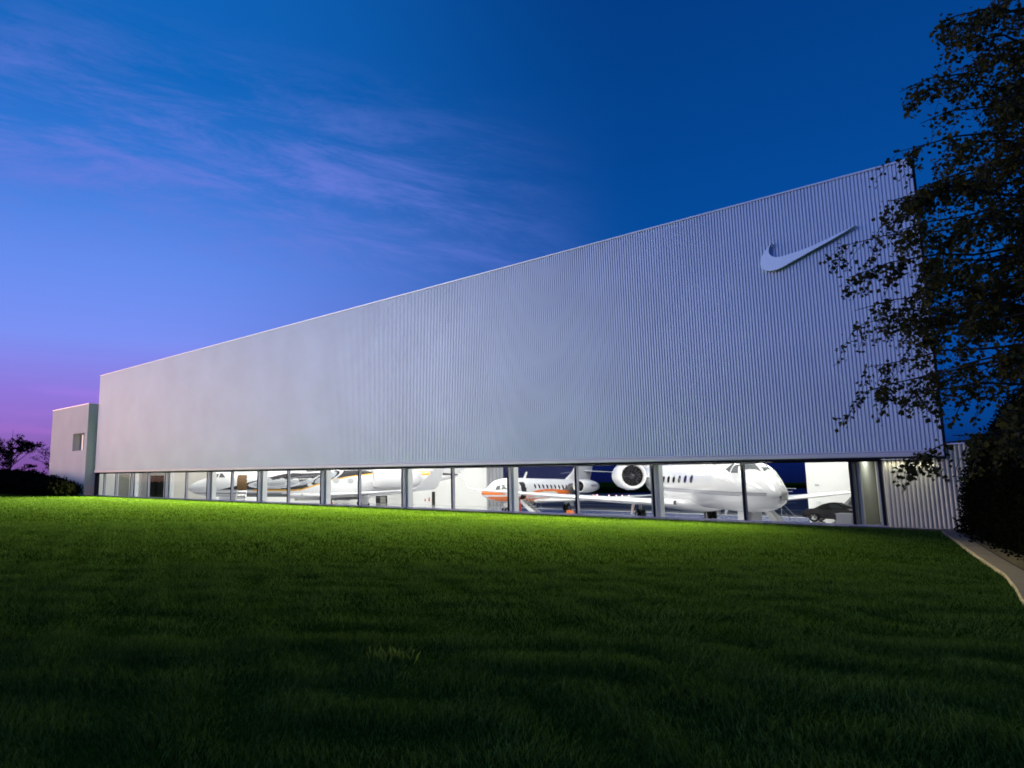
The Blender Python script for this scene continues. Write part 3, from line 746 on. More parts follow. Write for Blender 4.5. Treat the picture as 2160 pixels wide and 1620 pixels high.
GT = [(0, 2.03), (.15, 2.24), (.5, 2.50), (1.0, 2.76), (1.5, 2.98), (2.0, 3.30), (2.6, 3.58), (3.3, 3.74), (4.2, 3.79), (5, 3.80), (18, 3.80), (22, 3.78), (26.4, 3.45)]
GB = [(0, 1.93), (.15, 1.75), (.5, 1.58), (1.0, 1.43), (2, 1.28), (3.5, 1.20), (5, 1.18), (17, 1.20), (20, 1.62), (23, 2.35), (26.4, 3.15)]
GW = [(0, .03), (.15, .25), (.5, .50), (1, .72), (1.8, .94), (2.8, 1.10), (4, 1.22), (5, 1.26), (17, 1.26), (20, 1.08), (23, .66), (26.4, .15)]

def executive_jet(label, pose, painter, detail, pane_m=blackg):
    x, y, h = pose
    root = thing('business_jet', label, 'aeroplane', (x, y, FZ + LIFT), h + PI / 2, None)
    F = Fus(GT, GB, GW)
    fo = F.mesh(0, 26.4, detail[0], detail[1], painter, parent=root)
    # belly fairing
    bel = [(0, .01), (.4, .32), (1.2, .52), (3, .62), (6, .60), (8, .35), (9, .01)]
    mb = MB(); V = []; Fc = []; n = 20
    for a, k in bel:
        for j in range(n):
            t = 2 * PI * j / n; V.append((9.3 + a, math.cos(t) * (1.55 * (k / .62) ** .5), 1.42 + math.sin(t) * .62 * (k / .62) ** .6 * (.9 if math.sin(t) < 0 else .5)))
    for i in range(len(bel) - 1):
        for j in range(n): Fc.append((i * n + j, i * n + (j + 1) % n, (i + 1) * n + (j + 1) % n, (i + 1) * n + j))
    obj('belly_fairing', mb.add(V, Fc), jetw, root, smooth=True)
    for sg in (1, -1):
        W_ = [(10.6, sg * .9, 1.30, 6.6, .10, (0, 1)), (12.0, sg * 2.4, 1.36, 5.1, .10, (0, 1)), (16.0, sg * 8.0, 1.66, 3.5, .09, (0, 1)), (19.6, sg * 13.2, 2.02, 1.9, .085, (0, 1)),
              (19.95, sg * 13.6, 2.10, 1.75, .08, (-sg * .6, .8)), (20.3, sg * 13.85, 2.35, 1.6, .08, (-sg * .93, .36)), (21.6, sg * 14.35, 3.75, .75, .07, (-sg * .96, .3))]
        wo = obj('wing', wing(W_, 13), jetw, root, smooth='auto')
        obj('flap_seam', MB().prism([(17.3, sg * 2.0), (17.36, sg * 2.0), (19.15, sg * 8.4), (19.1, sg * 8.4)], 'z', 1.2, 1.22), jetgray, wo)
        for yy in (4.2, 6.8, 9.6):
            a_ = 17.3 + (yy - 2) * .28
            obj('flap_fairing', MB().lathe([(-1.0, .01), (-.5, .07), (.2, .10), (.9, .01)], (a_, sg * yy, 1.24 + yy * .05), 'x', 10), jetw, wo, smooth=True)
        engine(root, 17.7, sg * 2.38, 3.02, .92, 4.6, lipm=jetw)
        pylon(root, 18.8, 2.6, sg * 1.0, sg * 1.62, 2.95)
        gear(root, 16.9, sg * 2.2, 1.42, .46, .24, sg)
        obj('tailplane', wing([(26.6, sg * .1, 7.35, 2.4, .09, (0, 1)), (29.0, sg * 5.2, 7.25, 1.1, .08, (0, 1))]), jetw, root, smooth='auto')
        obj('landing_light', MB().lathe([(0, .01), (.02, .10), (.06, .13)], (10.9, sg * 1.45, 1.42), 'x', 14), grayglass, root)
    obj('fin', wing([(21.2, 0, 3.5, 5.4, .09, (1, 0)), (23.6, 0, 4.4, 4.0, .09, (1, 0)), (26.2, 0, 7.4, 2.9, .09, (1, 0))]), jetw, root, smooth='auto')
    gear(root, 3.7, 0, 1.25, .29, .17, 0, door=False)
    for sg in (1, -1):
        obj('nose_gear_door', MB().box(3.0, 4.3, sg * .28, sg * .31, .72, 1.26), jetw, root)
        wn = [8.3, 9.5, 10.7, 11.9, 13.1, 14.3] if sg > 0 else [7.75, 9.0, 10.3, 11.7, 14.2, 15.6]
        for a in wn:
            wo = obj('cabin_window', F.patch(ellipse(a, 2.76, .33, .26, 18), sg, .006), jetgray, root, smooth='auto')
            obj('pane', F.patch(ellipse(a, 2.76, .27, .21, 18), sg, .012), pane_m, wo, smooth='auto')
        # cockpit windows: windscreen, side, rear side
        ws = [(1.70, 86), (2.18, 50), (2.78, 54), (2.36, 85)]
        if sg < 0: ws = [(a, 180 - t) for a, t in ws]
        obj('cockpit_window', patch_th(F, dense(ws)), grayglass, root, smooth='auto')
        for poly in ([(2.34, 3.03), (2.86, 3.04), (2.98, 3.40), (2.74, 3.42)], [(3.0, 3.04), (3.62, 3.06), (3.30, 3.46), (3.10, 3.45)]):
            obj('cockpit_window', F.patch(dense(poly), sg, .010, 5), grayglass, root, smooth='auto')
        # probes
        obj('pitot_probe', MB().tube((1.6, sg * .9, 2.2), (1.35, sg * 1.05, 2.2), .018), chrome, root)
    for zz in (1.98, 2.35):
        obj('nose_probe', MB().tube((.25, -.3, zz), (-.05, -.62, zz), .014), jetw, root)
    obj('antenna', MB().prism([(9.0, 3.78), (9.4, 3.78), (9.55, 4.15), (9.35, 4.15)], 'y', -.02, .02), jetw, root)
    obj('belly_antenna', MB().prism([(6.6, 1.2), (7.0, 1.2), (7.1, .95), (6.9, .95)], 'y', -.02, .02), jetw, root)
    return root, F

def stairs(root, F, a0, sg, dark_door, z_sill, w=.85, tread=black, panel=jetw, n=6, reach=1.9, rail=True):
    z_top = z_sill + 1.45
    obj('doorway', F.patch(dense(rrect(a0, a0 + w, z_sill, z_top, .16), 3), sg, .012, 8), dark_door, root, smooth='auto')
    T, B, Wd = F.sec(a0 + w / 2); y0 = float(Wd) * sg * .90
    st_ = MB()
    y1 = y0 + sg * reach
    # curved door leaf turned out as stairs
    V = []; m_ = 8
    for k in range(m_ + 1):
        u = k / m_; yy = y0 + (y1 - y0) * u; zz = z_sill - .05 + (.10 - LIFT - z_sill) * u - .28 * math.sin(PI * u) 
        for a in (a0, a0 + w): V += [(a, yy, zz), (a, yy, zz - .06)]
    Fs = []
    for k in range(m_): b = k * 4; Fs += [(b, b + 2, b + 6, b + 4), (b + 1, b + 5, b + 7, b + 3), (b, b + 4, b + 5, b + 1), (b + 2, b + 3, b + 7, b + 6)]
    st_.add(V, Fs)
    SO = obj('airstair', st_, panel, root, smooth='auto')
    for s2 in (a0 + .01, a0 + w - .05):
        sp = MB(); pv = [(y0, z_sill - .02), (y1, .16 - LIFT), (y1, .06 - LIFT), (y0 + (y1 - y0) * .5, (z_sill) / 2 - .32), (y0, z_sill - .30)]
        obj('stringer', sp.prism(pv, 'x', s2, s2 + .04), panel, SO)
    for k in range(n):
        u = (k + .6) / n; yy = y0 + (y1 - y0) * u; zz = z_sill - .05 + (.12 - LIFT - z_sill) * u + .06
        obj('tread', MB().box(a0 + .06, a0 + w - .06, yy - .13, yy + .13, zz - .03, zz), tread, SO)
    if rail:
        for s2 in (a0 + .02, a0 + w - .02):
            rl = MB().tube((s2, y0, z_sill + .75), (s2, y1, .95), .018, n=6).tube((s2, y1, .95), (s2, y1, .12), .018, n=6).tube((s2, (y0 + y1) / 2, z_sill * .5 + .85), (s2, (y0 + y1) / 2, z_sill * .5), .016, n=6)
            obj('handrail', rl, chrome, SO)

def inpoly(p, poly):
    x, y = p; c = False; j = len(poly) - 1
    for i in range(len(poly)):
        xi, yi = poly[i]; xj, yj = poly[j]
        if (yi > y) != (yj > y) and x < (xj - xi) * (y - yi) / (yj - yi) + xi: c = not c
        j = i
    return c
Wt = (.80, .80, .82); BK = (.02, .02, .024); GD = (.78, .42, .05); SV = (.36, .38, .42); DG = (.10, .10, .115)
def paintA(a, y, z):
    return Wt
def paintB(a, y, z):
    top = np.interp(a, [2.9, 4.8, 6.8, 9.2, 11.3, 14], [1.86, 2.30, 2.85, 3.40, 3.64, 3.9])
    if a < 7.3: lo = 1.90
    else: lo = np.interp(a, [7.3, 10.3, 10.9, 12.3, 13.6, 16.1, 18.2, 21], [1.90, 1.92, 1.98, 2.42, 2.86, 3.30, 3.56, 3.8])
    if a > 2.95 and lo < z < top or (a > 11.3 and z > lo):
        # silver lens and loops
        def el_(ca, cz, ra, rz, rot=.0):
            da, dz = a - ca, z - cz; u = da * math.cos(rot) + dz * math.sin(rot); v = -da * math.sin(rot) + dz * math.cos(rot)
            return math.hypot(u / ra, v / rz)
        e = el_(8.3, 2.42, 2.5, .42, .04)
        if e < 1: return (.62, .63, .66) if (.80 < e or .42 < e < .56) else SV
        e = el_(13.2, 3.05, 1.9, .50, .42)
        if e < 1: return (.60, .61, .64) if e > .78 else (BK if e > .62 else ((.60, .61, .64) if e < .3 else SV))
        e = el_(11.3, 2.62, 1.1, .20, .25)
        if e < 1: return SV
        e = el_(11.0, 3.15, 1.6, .10, .1)
        if e < 1: return DG
        return BK
    if a > 6.2 and lo - .13 < z <= lo: return GD
    if a <= 7.3 and a > 2.9 and 1.80 < z <= 1.90: return (.45, .46, .48)
    if 1.50 < z <= 1.62 and a < 9: return (.30, .31, .34)
    if z < 1.50 and 5 < a < 11: return (.14, .15, .17)
    if a > 22.5 and z > 3.3: return GD if a < 23.6 else BK
    return Wt
LIFT = .10
jA, FA = executive_jet('white jet with thin blue-gray cheat line, nose towards the cabinet and cars', (-9.5, 4.75, .652), paintA, (300, 190))
stairs(jA, FA, 4.5, -1, darkm, 1.62, reach=1.25)
def stripe_on(F, name, parent, zf, half, m_, a0=.35, a1=22.5):
    for sg in (1, -1):
        V = []; n = 90
        for k in range(n + 1):
            a = a0 + (a1 - a0) * k / n; z = zf(a)
            for dz in (-half, -half / 3, half / 3, half): V.append(F.side(a, z + dz, sg, .006))
        Fc = [(k * 4 + j, k * 4 + j + 1, k * 4 + 5 + j, k * 4 + 4 + j) for k in range(n) for j in range(3)]
        obj(name, MB().add(V, Fc), m_, parent, smooth=True)
zl = lambda a: 2.06 + .006 * a + .10 * max(0, (a - 13) / 6)
stripe_on(FA, 'stripe', jA, zl, .055, jetgray)
stripe_on(FA, 'pinstripe', jA, lambda a: zl(a) + .075, .014, stripe)
stripe_on(FA, 'pinstripe', jA, lambda a: zl(a) - .075, .014, stripe, 2.0)
LIFT = 0.0
jB, FB = executive_jet('white jet with black, silver and gold swirl livery at the left end', (-61.1, 5.2, -.67), paintB, (420, 150), jetgray)
stairs(jB, FB, 4.75, -1, brown, 1.85, w=.95, reach=2.0, rail=False)
# dark cover panel and lettering on the near nacelle
def text(name, s, size, material, parent, loc, rot, ext=.004):
    cu = bpy.data.curves.new(name, 'FONT'); cu.body = s; cu.size = size; cu.extrude = ext; cu.align_x = 'CENTER'; cu.align_y = 'CENTER'
    o = bpy.data.objects.new(name, cu); COL.objects.link(o); bpy.context.view_layer.update()
    me = bpy.data.meshes.new_from_object(o.evaluated_get(bpy.context.evaluated_depsgraph_get())); bpy.data.objects.remove(o)
    me.materials.clear(); me.materials.append(material)
    m_ = bpy.data.objects.new(name, me); COL.objects.link(m_); m_.parent = parent; m_.location = loc; m_.rotation_euler = rot
    return m_
text('lettering', 'E', .62, letter, jB, (20.4, -3.375, 3.02), (PI / 2, 0, 0))
obj('intake_cover', MB().prism([(17.9, 2.05), (19.0, 2.05), (19.05, 2.15), (19.0, 2.62), (18.45, 2.66), (18.25, 2.95), (17.88, 2.95), (17.84, 2.15)], 'y', -1.52, -1.36), darkm, jB)

# tri-coloured mid-size jet
FT = [(0, 1.82), (.12, 1.96), (.5, 2.10), (1.1, 2.30), (1.7, 2.62), (2.3, 2.88), (3.2, 3.03), (5, 3.06), (9, 3.0), (12, 2.98), (15, 2.9), (19, 2.62)]
FBt = [(0, 1.72), (.12, 1.58), (.5, 1.42), (1.2, 1.22), (2.4, 1.02), (4, .86), (8, .82), (10.5, .92), (13, 1.35), (16, 1.95), (19, 2.42)]
FWd = [(0, .03), (.12, .2), (.5, .42), (1.1, .66), (2, .9), (3.2, 1.06), (4.5, 1.10), (11, 1.08), (14, .78), (19, .12)]
SC = .99
def paintF(a, y, z):
    a /= SC; z /= SC
    OR = (.85, .20, .035)
    if a < 2.1 and 1.63 < z < 2.02 and z > 1.58 + a * .0 and z < 2.08 - max(0, a - .9) * .36: return OR
    if .5 < a < 5 and 1.08 < z < 1.50: return OR
    if 5 <= a < 8.9 and 1.0 < z < 1.30: return OR if not (math.hypot((a - 7.5) / .7, (z - 1.12) / .12) < 1) else (.6, .5, .5)
    up = np.interp(a, [5.0, 6.5, 8.2, 10.2, 11.6, 13.0], [1.72, 1.98, 2.08, 2.04, 1.92, 1.7])
    if 4.8 < a < 12.6 and 1.45 < z < up:
        if math.hypot((a - 8.1) / 1.9, (z - 1.62 - .03 * (a - 8)) / .26) < 1: return (.80, .78, .72)
        return OR
    if a > 10.6 and z > 1.6 and z < np.interp(a, [10.6, 12.5, 19], [1.95, 2.55, 2.75]): return (.22, .19, .18)
    if z < 1.0: return (.42, .38, .36)
    return Wt
s_ = 1.08
jF = thing('business_jet', 'smaller white jet with orange waves and open airstair in the hangar doorway', 'aeroplane', (-32.48 * s_, -27.993 + (14.07 + 27.993) * s_, FZ), .02 + PI / 2)
FF = Fus(FT, FBt, FWd, SC)
FF.mesh(0, 19 * SC, 330, 130, paintF, parent=jF)
for sg in (1, -1):
    obj('wing', wing([(6.4, sg * .7, 1.02, 4.6, .11, (0, 1)), (8.2, sg * 2.6, 1.08, 3.4, .10, (0, 1)), (12.6, sg * 9.4, 1.62, 1.2, .09, (0, 1))]), jetw, jF, smooth='auto')
    engine(jF, 12.15, sg * 1.88, 2.28, .60, 3.3)
    pylon(jF, 12.9, 1.7, sg * .75, sg * 1.35, 2.3)
    gear(jF, 10.2, sg * 1.75, 1.1, .36, .2, sg)
    obj('tailplane', wing([(16.4, sg * .1, 3.75, 1.7, .09, (0, 1)), (18.9, sg * 3.9, 3.55, .8, .08, (0, 1))]), jetw, jF, smooth='auto')
    obj('nose_gear_door', MB().box(2.6, 3.5, sg * .22, sg * .25, .62, .95), jetw, jF)
    for poly in ([(1.0, 2.02), (1.45, 2.05), (1.72, 2.40), (1.42, 2.34)], [(1.55, 2.05), (2.15, 2.08), (2.12, 2.46), (1.83, 2.44)], [(2.25, 2.10), (2.62, 2.14), (2.5, 2.42), (2.24, 2.44)]):
        obj('cockpit_window', FF.patch(poly, sg, .010, 5), grayglass, jF, smooth='auto')
    for k in range(9):
        obj('cabin_window', FF.patch(ellipse(6.25 + k * .66, 2.30 - k * .012, .13, .20, 14), sg, .008), blackg, jF, smooth='auto')
obj('fin', wing([(12.6, 0, 2.7, 5.2, .09, (1, 0)), (14.4, 0, 3.6, 3.9, .09, (1, 0)), (17.6, 0, 6.6, 1.9, .09, (1, 0))]), jetw, jF, smooth='auto')
gear(jF, 3.1, 0, 1.0, .25, .14, 0, door=False)
obj('antenna', MB().prism([(6.0, 3.0), (6.35, 3.0), (6.65, 3.55), (6.45, 3.55)], 'y', -.02, .02), jetw, jF)
stairs(jF, FF, 4.0, -1, darkm, 1.22, w=.8, reach=1.5, n=6)
text('lettering', 'N8430', .40, letter, jF, (13.9, -2.515, 2.34), (PI / 2, 0, 0))

# ------------------------------------------------------------------ cars in the far corner
def car(name, label, loc, rz, body, prof, house, glassp, L_, Wd, wheels, r, roofm):
    c = thing(name, label, 'car', loc, rz)
    w2 = Wd / 2
    mb = MB(); n = len(prof); V = []; F = []
    ys = [(-w2, .92), (-w2 * .97, 1.0), (w2 * .97, 1.0), (w2, .92)]
    zc = .55
    for y, k in ys:
        for x, z in prof: V.append((x * (.985 if k < 1 else 1), y if k < 1 else y * .93, zc + (z - zc) * (1 if k == 1 else .93)))
    for i in range(3):
        for j in range(n): F.append((i * n + j, i * n + (j + 1) % n, (i + 1) * n + (j + 1) % n, (i + 1) * n + j))
    F += [tuple(range(n)), tuple(range(3 * n, 4 * n))]
    obj('body', mb.add(V, F), body, c, smooth='auto')
    def trap(poly, wb, wt, z0, z1):
        V = []
        for s2 in (-1, 1):
            for x, z in poly: f = (z - z0) / (z1 - z0); V.append((x, s2 * (wb + (wt - wb) * f), z))
        n = len(poly); return MB().add(V, [tuple(range(n - 1, -1, -1)), tuple(range(n, 2 * n))] + [(i, (i + 1) % n, n + (i + 1) % n, n + i) for i in range(n)])
    z0 = min(p[1] for p in house); z1 = max(p[1] for p in house)
    obj('roof', trap(house, w2 * .90, w2 * .72, z0, z1), roofm, c, smooth='auto')
    for g_ in glassp: obj('window', trap(g_, w2 * .915, w2 * .735, z0, z1), grayglass, c)
    for x in wheels:
        for s2 in (-1, 1):
            W_ = obj('wheel', MB().lathe([(-.11, r * .66), (-.11, r * .93), (-.07, r), (.07, r), (.11, r * .93), (.11, r * .66)], (0, 0, 0), 'y', 24), black, c, smooth='auto'); W_.location = (x, s2 * (w2 - .08), r)
            sp = MB().lathe([(-.09, r * .62), (-.09, r * .68), (.09, r * .68), (.09, r * .62)], (0, 0, 0), 'y', 24)
            for k in range(5):
                t = 2 * PI * k / 5; sp.tube((0, s2 * .08, 0), (r * .64 * math.cos(t), s2 * .08, r * .64 * math.sin(t)), .045, .03, 6)
            obj('rim', sp, rimm, W_)
    return c
P1 = [(0, .45), (.03, .62), (.12, .80), (.55, .90), (1.1, .95), (2.4, .93), (3.2, .84), (3.85, .68), (4.0, .52), (3.98, .30), (3.6, .22), (.4, .22), (.05, .30)]
H1 = [(.75, .92), (1.25, 1.20), (1.65, 1.32), (2.1, 1.30), (2.75, .92)]
G1 = [[(1.75, .94), (1.62, 1.22), (2.05, 1.23), (2.50, .94)]]
car('parked_convertible', 'black convertible with soft top parked by the far white wall', (-14.62, 27.6, FZ), 0, carblack, P1, H1, G1, 4.0, 1.75, (.72, 3.15), .32, canvas)
P2c = [(0, .50), (.02, .80), (.15, .98), (1.3, 1.05), (2.0, 1.12), (4.4, 1.10), (4.6, .9), (4.62, .5), (4.4, .32), (.3, .32)]
H2 = [(1.2, 1.08), (1.75, 1.70), (4.0, 1.72), (4.4, 1.10)]
G2 = [[(1.5, 1.12), (1.85, 1.58), (2.7, 1.60), (2.7, 1.12)], [(2.8, 1.12), (2.8, 1.60), (3.8, 1.60), (4.1, 1.12)]]
car('parked_estate_car', 'silver car with dark windows parked behind the black convertible', (-14.0, 30.3, FZ), .0, carsilver, P2c, H2, G2, 4.6, 1.85, (.85, 3.6), .36, carsilver)

# small floor items seen through the left windows
def floor_item(name, label, cat, px, py0, py1, Y, w, d, material, extra=None):
    a = at_y(px, py0, Y); t = thing(name, label, cat, (a.x, Y, FZ)); h = a.z - FZ
    b = MB().box(-w / 2, w / 2, -d / 2, d / 2, .12, h)
    obj('body', b, material, t); obj('lid', MB().box(-w / 2 - .03, w / 2 + .03, -d / 2 - .03, d / 2 + .03, h + .002, h + .05), black, t)
    for sx in (-1, 1):
        for sy in (-1, 1): obj('castor', MB().lathe([(-.03, .01), (-.03, .06), (.03, .06), (.03, .01)], (sx * w * .4, sy * d * .35, .06), 'y', 12), black, t)
    return t
floor_item('tool_cart', 'dark rounded cart on the floor under the nose of the swirl-painted jet', 'cart', 403, 1046, 1053, 9.0, 1.0, .6, jetgray)
floor_item('supply_cabinet', 'small grey cabinet between the swirl-painted jet nose and its stairs', 'cabinet', 495, 1048, 1058, 16.0, 1.1, .6, grayw)
fe = thing('fire_extinguisher', 'red wheeled fire extinguisher beside the column under the swirl-painted jet', 'fire extinguisher', tuple(at_y(698, 1060, 3.0).xy) + (FZ,))
obj('cylinder', MB().lathe([(0.1, .02), (.12, .16), (1.15, .16), (1.3, .10), (1.38, .04)], (0, 0, 0), 'z', 16), redm, fe, smooth='auto')
obj('nozzle', MB().tube((0, 0, 1.38), (.14, -.05, 1.5), .03).tube((.14, -.05, 1.5), (.2, -.1, .7), .02), black, fe)
fe2 = thing('fire_extinguisher', 'red fire extinguisher beside the column in front of the orange-wave jet', 'fire extinguisher', tuple(at_y(1094, 1080, 1.5).xy) + (FZ,))
obj('cylinder', MB().lathe([(0.1, .02), (.12, .15), (1.55, .15), (1.75, .08), (1.8, .03)], (0, 0, 0), 'z', 16), redm, fe2, smooth='auto')
obj('handle', MB().tube((0, 0, 1.78), (.14, 0, 1.9), .03), black, fe2)
# wheel chocks and a tow bar
ch = thing('wheel_chock', 'orange block against the main wheel of the orange-wave jet', 'chock', tuple(at_y(1203, 1086, 24).xy) + (FZ,))
obj('block', MB().prism([(-.35, 0), (.35, 0), (.2, .35), (-.2, .35)], 'y', -.15, .15), orange, ch)

# ------------------------------------------------------------------ runway lamps on the far edge of the apron
rl0 = None
for k, (px, py) in enumerate(((1251, 1044), (1255, 1044.5), (1259.6, 1044.5), (1284.4, 1045), (1300, 1045.5), (1312.4, 1045.5), (1326.6, 1045.7), (1342.3, 1046))):
    q = at_z(px, py, -.85)
    r_ = (.06, .06, .13, .11, .10, .11, .13, .11)[k]
    t = thing('runway_lamp', 'small red lamp on a short post at the far edge of the dark apron', 'lamp', (q.x, q.y, FZ), 0, 'red lamps along the far edge of the apron')
    obj('post', MB().tube((0, 0, 0), (0, 0, .3), .04, n=8), darkf, t)
    obj('bulb', MB().lathe([(-r_, .01), (-r_ * .7, r_ * .7), (0, r_), (r_ * .7, r_ * .7), (r_, .01)], (0, 0, .4 + 0), 'z', 10), redglow, t, smooth=True)

# ------------------------------------------------------------------ vegetation
def leaves(name, C, size, material, parent=None, droop=0., elong=1.5):
    C = np.asarray(C); n = len(C)
    d = RNG.normal(size=(n, 3)); d[:, 2] -= droop; d /= np.linalg.norm(d, axis=1)[:, None]
    e = RNG.normal(size=(n, 3)); e -= (e * d).sum(1)[:, None] * d; e /= np.linalg.norm(e, axis=1)[:, None]
    nn = np.cross(d, e); s = size * RNG.uniform(.65, 1.25, n)[:, None]
    a = C; b = C + d * s * elong * .45 + e * s * .5 + nn * s * .08; c = C + d * s * elong; f = C + d * s * elong * .45 - e * s * .5 + nn * s * .08
    V = np.stack([a, b, c, f], 1).reshape(-1, 3); k = np.arange(n)[:, None] * 4
    F = np.concatenate([k + [0, 1, 2], k + [0, 2, 3]], 0)
    return npobj(name, V, F, material, parent)

def birch():
    base = Vector((.78, -15.12, 0)); e = Vector((math.cos(YAW), math.sin(YAW), 0)); g = Vector((-math.sin(YAW), math.cos(YAW), 0))
    t = thing('birch_tree', 'tall birch with hanging leafy twigs in front of the right end of the hangar', 'tree', base)
    tr = MB(); pts = [(0, 0, 0, .17), (.05, .02, 1.5, .15), (-.05, .05, 3.5, .12), (.08, 0, 6, .09), (0, .05, 9.2, .04)]
    for a, b in zip(pts[:-1], pts[1:]): tr.tube(a[:3], b[:3], a[3], b[3], 10, False)
    T = obj('trunk', tr, bark, t, smooth=True)
    lm = MB(); tw = MB(); C = []
    # limbs: (height, azimuth in the e/g frame, length)
    L_ = []
    for i in range(108):
        z = random.uniform(3.3, 9.4); az_ = random.gauss(PI, .9) if i < 100 else random.uniform(0, 2 * PI)
        ln = random.uniform(1.0, 3.0) * (1 if z < 7 else .8) 
        L_.append((z, az_, ln))
    for z, az_, ln in ((3.0, PI + .05, 3.25), (3.3, PI - .25, 3.1), (4.7, PI + .0, 3.6), (4.45, PI + .25, 3.5), (5.6, PI - .1, 3.35), (6.0, PI + .2, 3.2), (7.0, PI, 3.0), (8.0, PI + .1, 2.8), (2.5, PI + .15, 2.9), (2.4, PI - .1, 2.8), (3.8, PI + .1, 2.9), (3.6, PI - .35, 2.9), (4.0, PI + .3, 3.0), (4.35, PI - .3, 3.1), (4.9, PI + .3, 3.2), (5.3, PI - .3, 3.1), (5.85, PI - .35, 3.0), (6.3, PI + .35, 2.9), (6.8, PI - .1, 2.7), (7.3, PI + .25, 3.3), (3.45, PI + .3, 3.0), (5.1, PI + .12, 3.4), (6.5, PI - .2, 2.9), (7.5, PI - .2, 2.8), (2.7, PI + .3, 3.0), (4.1, PI - .15, 3.2)):
        L_.append((z, az_, ln + (.30 if z < 5.4 else -.15)))
    for z, az_, ln in L_:
        d = e * math.cos(az_) + g * math.sin(az_); sw = random.uniform(.1, .9); p = Vector((0, 0, z - .55)); seg = 7; prev = p; pp = [p]
        for k in range(1, seg + 1):
            u = k / seg; q = Vector((0, 0, z - .55)) + d * (ln * u) + Vector((0, 0, (.5 + sw) * u - (.35 + 1.3 * sw) * u * u)) + Vector((random.gauss(0, .05), random.gauss(0, .05), random.gauss(0, .04)))
            pp.append(q)
        for k in range(seg): lm.tube(pp[k], pp[k + 1], .028 * (1 - k / seg) + .005, .028 * (1 - (k + 1) / seg) + .004, 5, False)
        # hanging twigs
        for k in range(int(ln * 7.5)):
            u = random.uniform(.22, 1.0) ** .8; i = min(seg - 1, int(u * seg)); f = u * seg - i
            s0 = pp[i].lerp(pp[i + 1], f); tl = random.uniform(.15, .62)
            dd = (d * random.uniform(.1, .7) + Vector((random.gauss(0, .5), random.gauss(0, .5), 0))).normalized() * .6 + Vector((0, 0, -.62))
            q0 = s0; nseg = 5
            for j in range(nseg):
                q1 = q0 + (dd + Vector((random.gauss(0, .15), random.gauss(0, .15), -.12 * j))).normalized() * (tl / nseg)
                tw.tube(q0, q1, .0035, .003, 3, False)
                for w in range(4):
                    c = q0.lerp(q1, random.random()); C.append((c.x + random.gauss(0, .042), c.y + random.gauss(0, .042), c.z + random.gauss(0, .035)))
                q0 = q1
    obj('limb', lm, bark, T, fix=False); 
    o = obj('twigs', tw, bark, t, fix=False)
    lo = leaves('crown', C, .055, leafm, t, droop=.9, elong=1.2)
    return len(C)
NB = birch()

def bushy(name, label, cat, loc, rx, ry, h, n, size, material, core=True, group=None, lean=None, z0=0.0):
    t = thing(name, label, cat, loc, 0, group)
    u = RNG.normal(size=(n, 3)); u /= np.linalg.norm(u, axis=1)[:, None]
    lump = 1 + .10 * np.sin(u[:, 0] * 7 + u[:, 2] * 5 + loc[0]) + .08 * np.sin(u[:, 1] * 9 - u[:, 2] * 8 + loc[1])
    r = RNG.uniform(.80, 1.05, n) * lump
    C = np.stack([u[:, 0] * r * rx, u[:, 1] * r * ry, z0 + (h - z0) * .5 + u[:, 2] * r * (h - z0) * .5], 1)
    if lean: C[:, :2] *= (1 - lean * np.clip((C[:, 2] - z0) / (h - z0), 0, 1))[:, None]
    leaves('foliage', C, size, material, t, elong=1.4)
    if core:
        mb = MB(); prof = []
        for k in range(9):
            f = k / 8; zz = z0 + (h - z0) * (.04 + .90 * f); rr = math.sqrt(max(.02, 1 - (2 * f * .92 - .92) ** 2)) * .84 * (1 - (lean or 0) * f); prof.append((zz, rr))
        V = []; m_ = 14
        for zz, rr in prof:
            for j in range(m_): a = 2 * PI * j / m_; V.append((rr * rx * math.cos(a), rr * ry * math.sin(a), zz))
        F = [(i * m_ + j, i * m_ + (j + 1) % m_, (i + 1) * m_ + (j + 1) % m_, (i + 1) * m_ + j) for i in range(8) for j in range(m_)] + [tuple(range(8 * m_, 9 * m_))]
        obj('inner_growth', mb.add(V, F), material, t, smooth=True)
    obj('stem', MB().tube((0, 0, -.05), (0, 0, z0 + (h - z0) * .4), .05, .03, 8), bark, t)
    return t
def conifer(label, loc, R, h, n, group):
    t = thing('conifer_shrub', label, 'shrub', loc, 0, group)
    z = RNG.uniform(0, 1, n) ** 1.15; a = RNG.uniform(0, 2 * PI, n)
    prof = (1 - z ** 2.4) ** .62
    r = R * prof * RNG.uniform(.72, 1.06, n) * (1 + .09 * np.sin(a * 5 + z * 9 + loc[0]) + .06 * np.sin(a * 9 - z * 17))
    C = np.stack([r * np.cos(a), r * np.sin(a), z * h * RNG.uniform(.97, 1.03, n)], 1)
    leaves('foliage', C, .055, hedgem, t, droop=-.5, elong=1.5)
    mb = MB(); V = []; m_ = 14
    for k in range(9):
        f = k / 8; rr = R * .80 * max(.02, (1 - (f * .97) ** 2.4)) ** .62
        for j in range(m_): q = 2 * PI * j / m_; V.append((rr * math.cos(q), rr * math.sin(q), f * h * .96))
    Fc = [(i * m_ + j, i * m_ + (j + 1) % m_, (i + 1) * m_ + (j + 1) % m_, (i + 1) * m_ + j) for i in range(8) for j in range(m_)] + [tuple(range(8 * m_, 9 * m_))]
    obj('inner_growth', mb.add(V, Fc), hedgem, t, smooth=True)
    obj('stem', MB().tube((0, 0, -.05), (0, 0, .4), .05, .03, 8), bark, t)
    return t
SH = 'dark upright shrubs along the kerb'
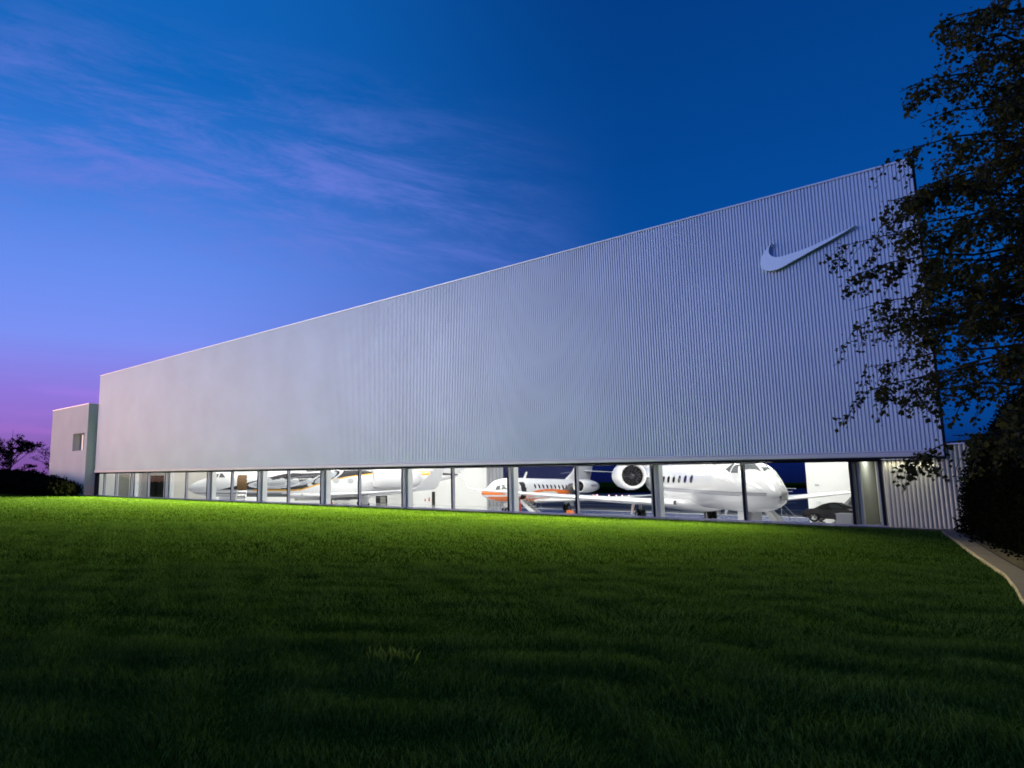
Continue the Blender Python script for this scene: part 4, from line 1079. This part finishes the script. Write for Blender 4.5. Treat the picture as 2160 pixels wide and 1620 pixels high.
for x, y, r, h, ln, lab in ((-2.12, -1.05, .92, 2.45, .5, 'narrow dark shrub closest to the low ribbed wall'),
        (-1.80, -2.5, 1.0, 2.75, .45, 'dark shrub second from the low ribbed wall'),
        (-1.35, -4.3, 1.15, 3.25, .3, 'broad dark shrub third from the low ribbed wall, above the kerb'),
        (-.85, -6.3, 1.25, 3.7, .3, 'tall dark shrub fourth from the low ribbed wall'),
        (-.25, -8.6, 1.3, 3.3, .3, 'dark shrub fifth from the low ribbed wall, cut by the frame'),
        (.25, -10.9, 1.3, 3.2, .3, 'dark shrub sixth from the low ribbed wall, where the kerb leaves the frame')):
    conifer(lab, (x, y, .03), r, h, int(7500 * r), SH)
# hedge and trees at the left, in front of and beside the annex
HG = 'dark bushes of the hedge left of the annex'
hz = [(-70.6, -3.0, 1.25, 1.6, 1.45, 'low rounded end bush of the hedge nearest the annex corner'), (-73.2, -3.1, 1.9, 1.6, 1.85, 'hedge bush standing in front of the annex window wall'),
      (-76.6, -3.0, 2.2, 1.7, 2.05, 'wide hedge bush under the middle of the annex wall'), (-80.4, -3.1, 2.4, 1.8, 2.5, 'hedge bush at the left corner of the annex'),
      (-84.6, -3.0, 2.6, 1.9, 2.7, 'tall hedge bush just past the left corner of the annex'), (-89.2, -3.2, 2.8, 2.0, 2.8, 'wide hedge bush below the small bare tree'),
      (-94.5, -3.2, 3.1, 2.1, 3.0, 'tall hedge bush below the larger dark tree'), (-100.5, -3.4, 3.4, 2.2, 3.1, 'leftmost hedge bush, cut by the frame')]
for x, y, rx, ry, h, lab in hz:
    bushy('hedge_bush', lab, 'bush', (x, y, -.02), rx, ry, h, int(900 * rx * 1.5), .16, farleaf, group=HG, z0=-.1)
def small_tree(label, loc, h, spread, n, size, seed, flat=.45):
    rnd = random.Random(seed); t = thing('dark_tree', label, 'tree', loc)
    tr = MB(); C = []
    tr.tube((0, 0, 0), (0, 0, h * .45), .16, .10, 8, False)
    T = None
    tips = []
    for i in range(26):
        az_ = rnd.uniform(0, 2 * PI); z0 = h * rnd.uniform(.28, .62); ln = spread * rnd.uniform(.45, 1.0); up = h * rnd.uniform(.08, .40)
        p0 = Vector((0, 0, z0)); p1 = p0 + Vector((math.cos(az_) * ln * .5, math.sin(az_) * ln * .5, up * .55)); p2 = p0 + Vector((math.cos(az_) * ln, math.sin(az_) * ln, min(up, h - z0)))
        tr.tube(p0, p1, .06, .04, 5, False); tr.tube(p1, p2, .04, .012, 5, False)
        for k in range(7):
            f = rnd.random(); q = p1.lerp(p2, f); e_ = Vector((rnd.gauss(0, .5), rnd.gauss(0, .5), rnd.uniform(0, .55))) * (spread * .25)
            tr.tube(q, q + e_, .014, .006, 3, False)
            for w in range(n):
                g_ = rnd.random(); c = q + e_ * g_; C.append((c.x + rnd.gauss(0, .16), c.y + rnd.gauss(0, .16), c.z + rnd.gauss(0, .16 * flat)))
    tr.tube((0, 0, h * .45), (0, 0, h * .95), .09, .02, 6, False)
    obj('trunk', tr, bark, t, fix=False); leaves('crown', C, size, farleaf, t, elong=1.3)
small_tree('dark leafy tree rising above the hedge at the left edge', (-104.0, 1.5, 0), 8.9, 4.6, 34, .15, 3)
small_tree('smaller thin tree between the dark tree and the annex', (-91.5, 3.2, 0), 6.2, 3.4, 7, .12, 5)
small_tree('low twiggy tree touching the left corner of the annex', (-87.0, 4.2, 0), 5.6, 2.8, 6, .11, 8)
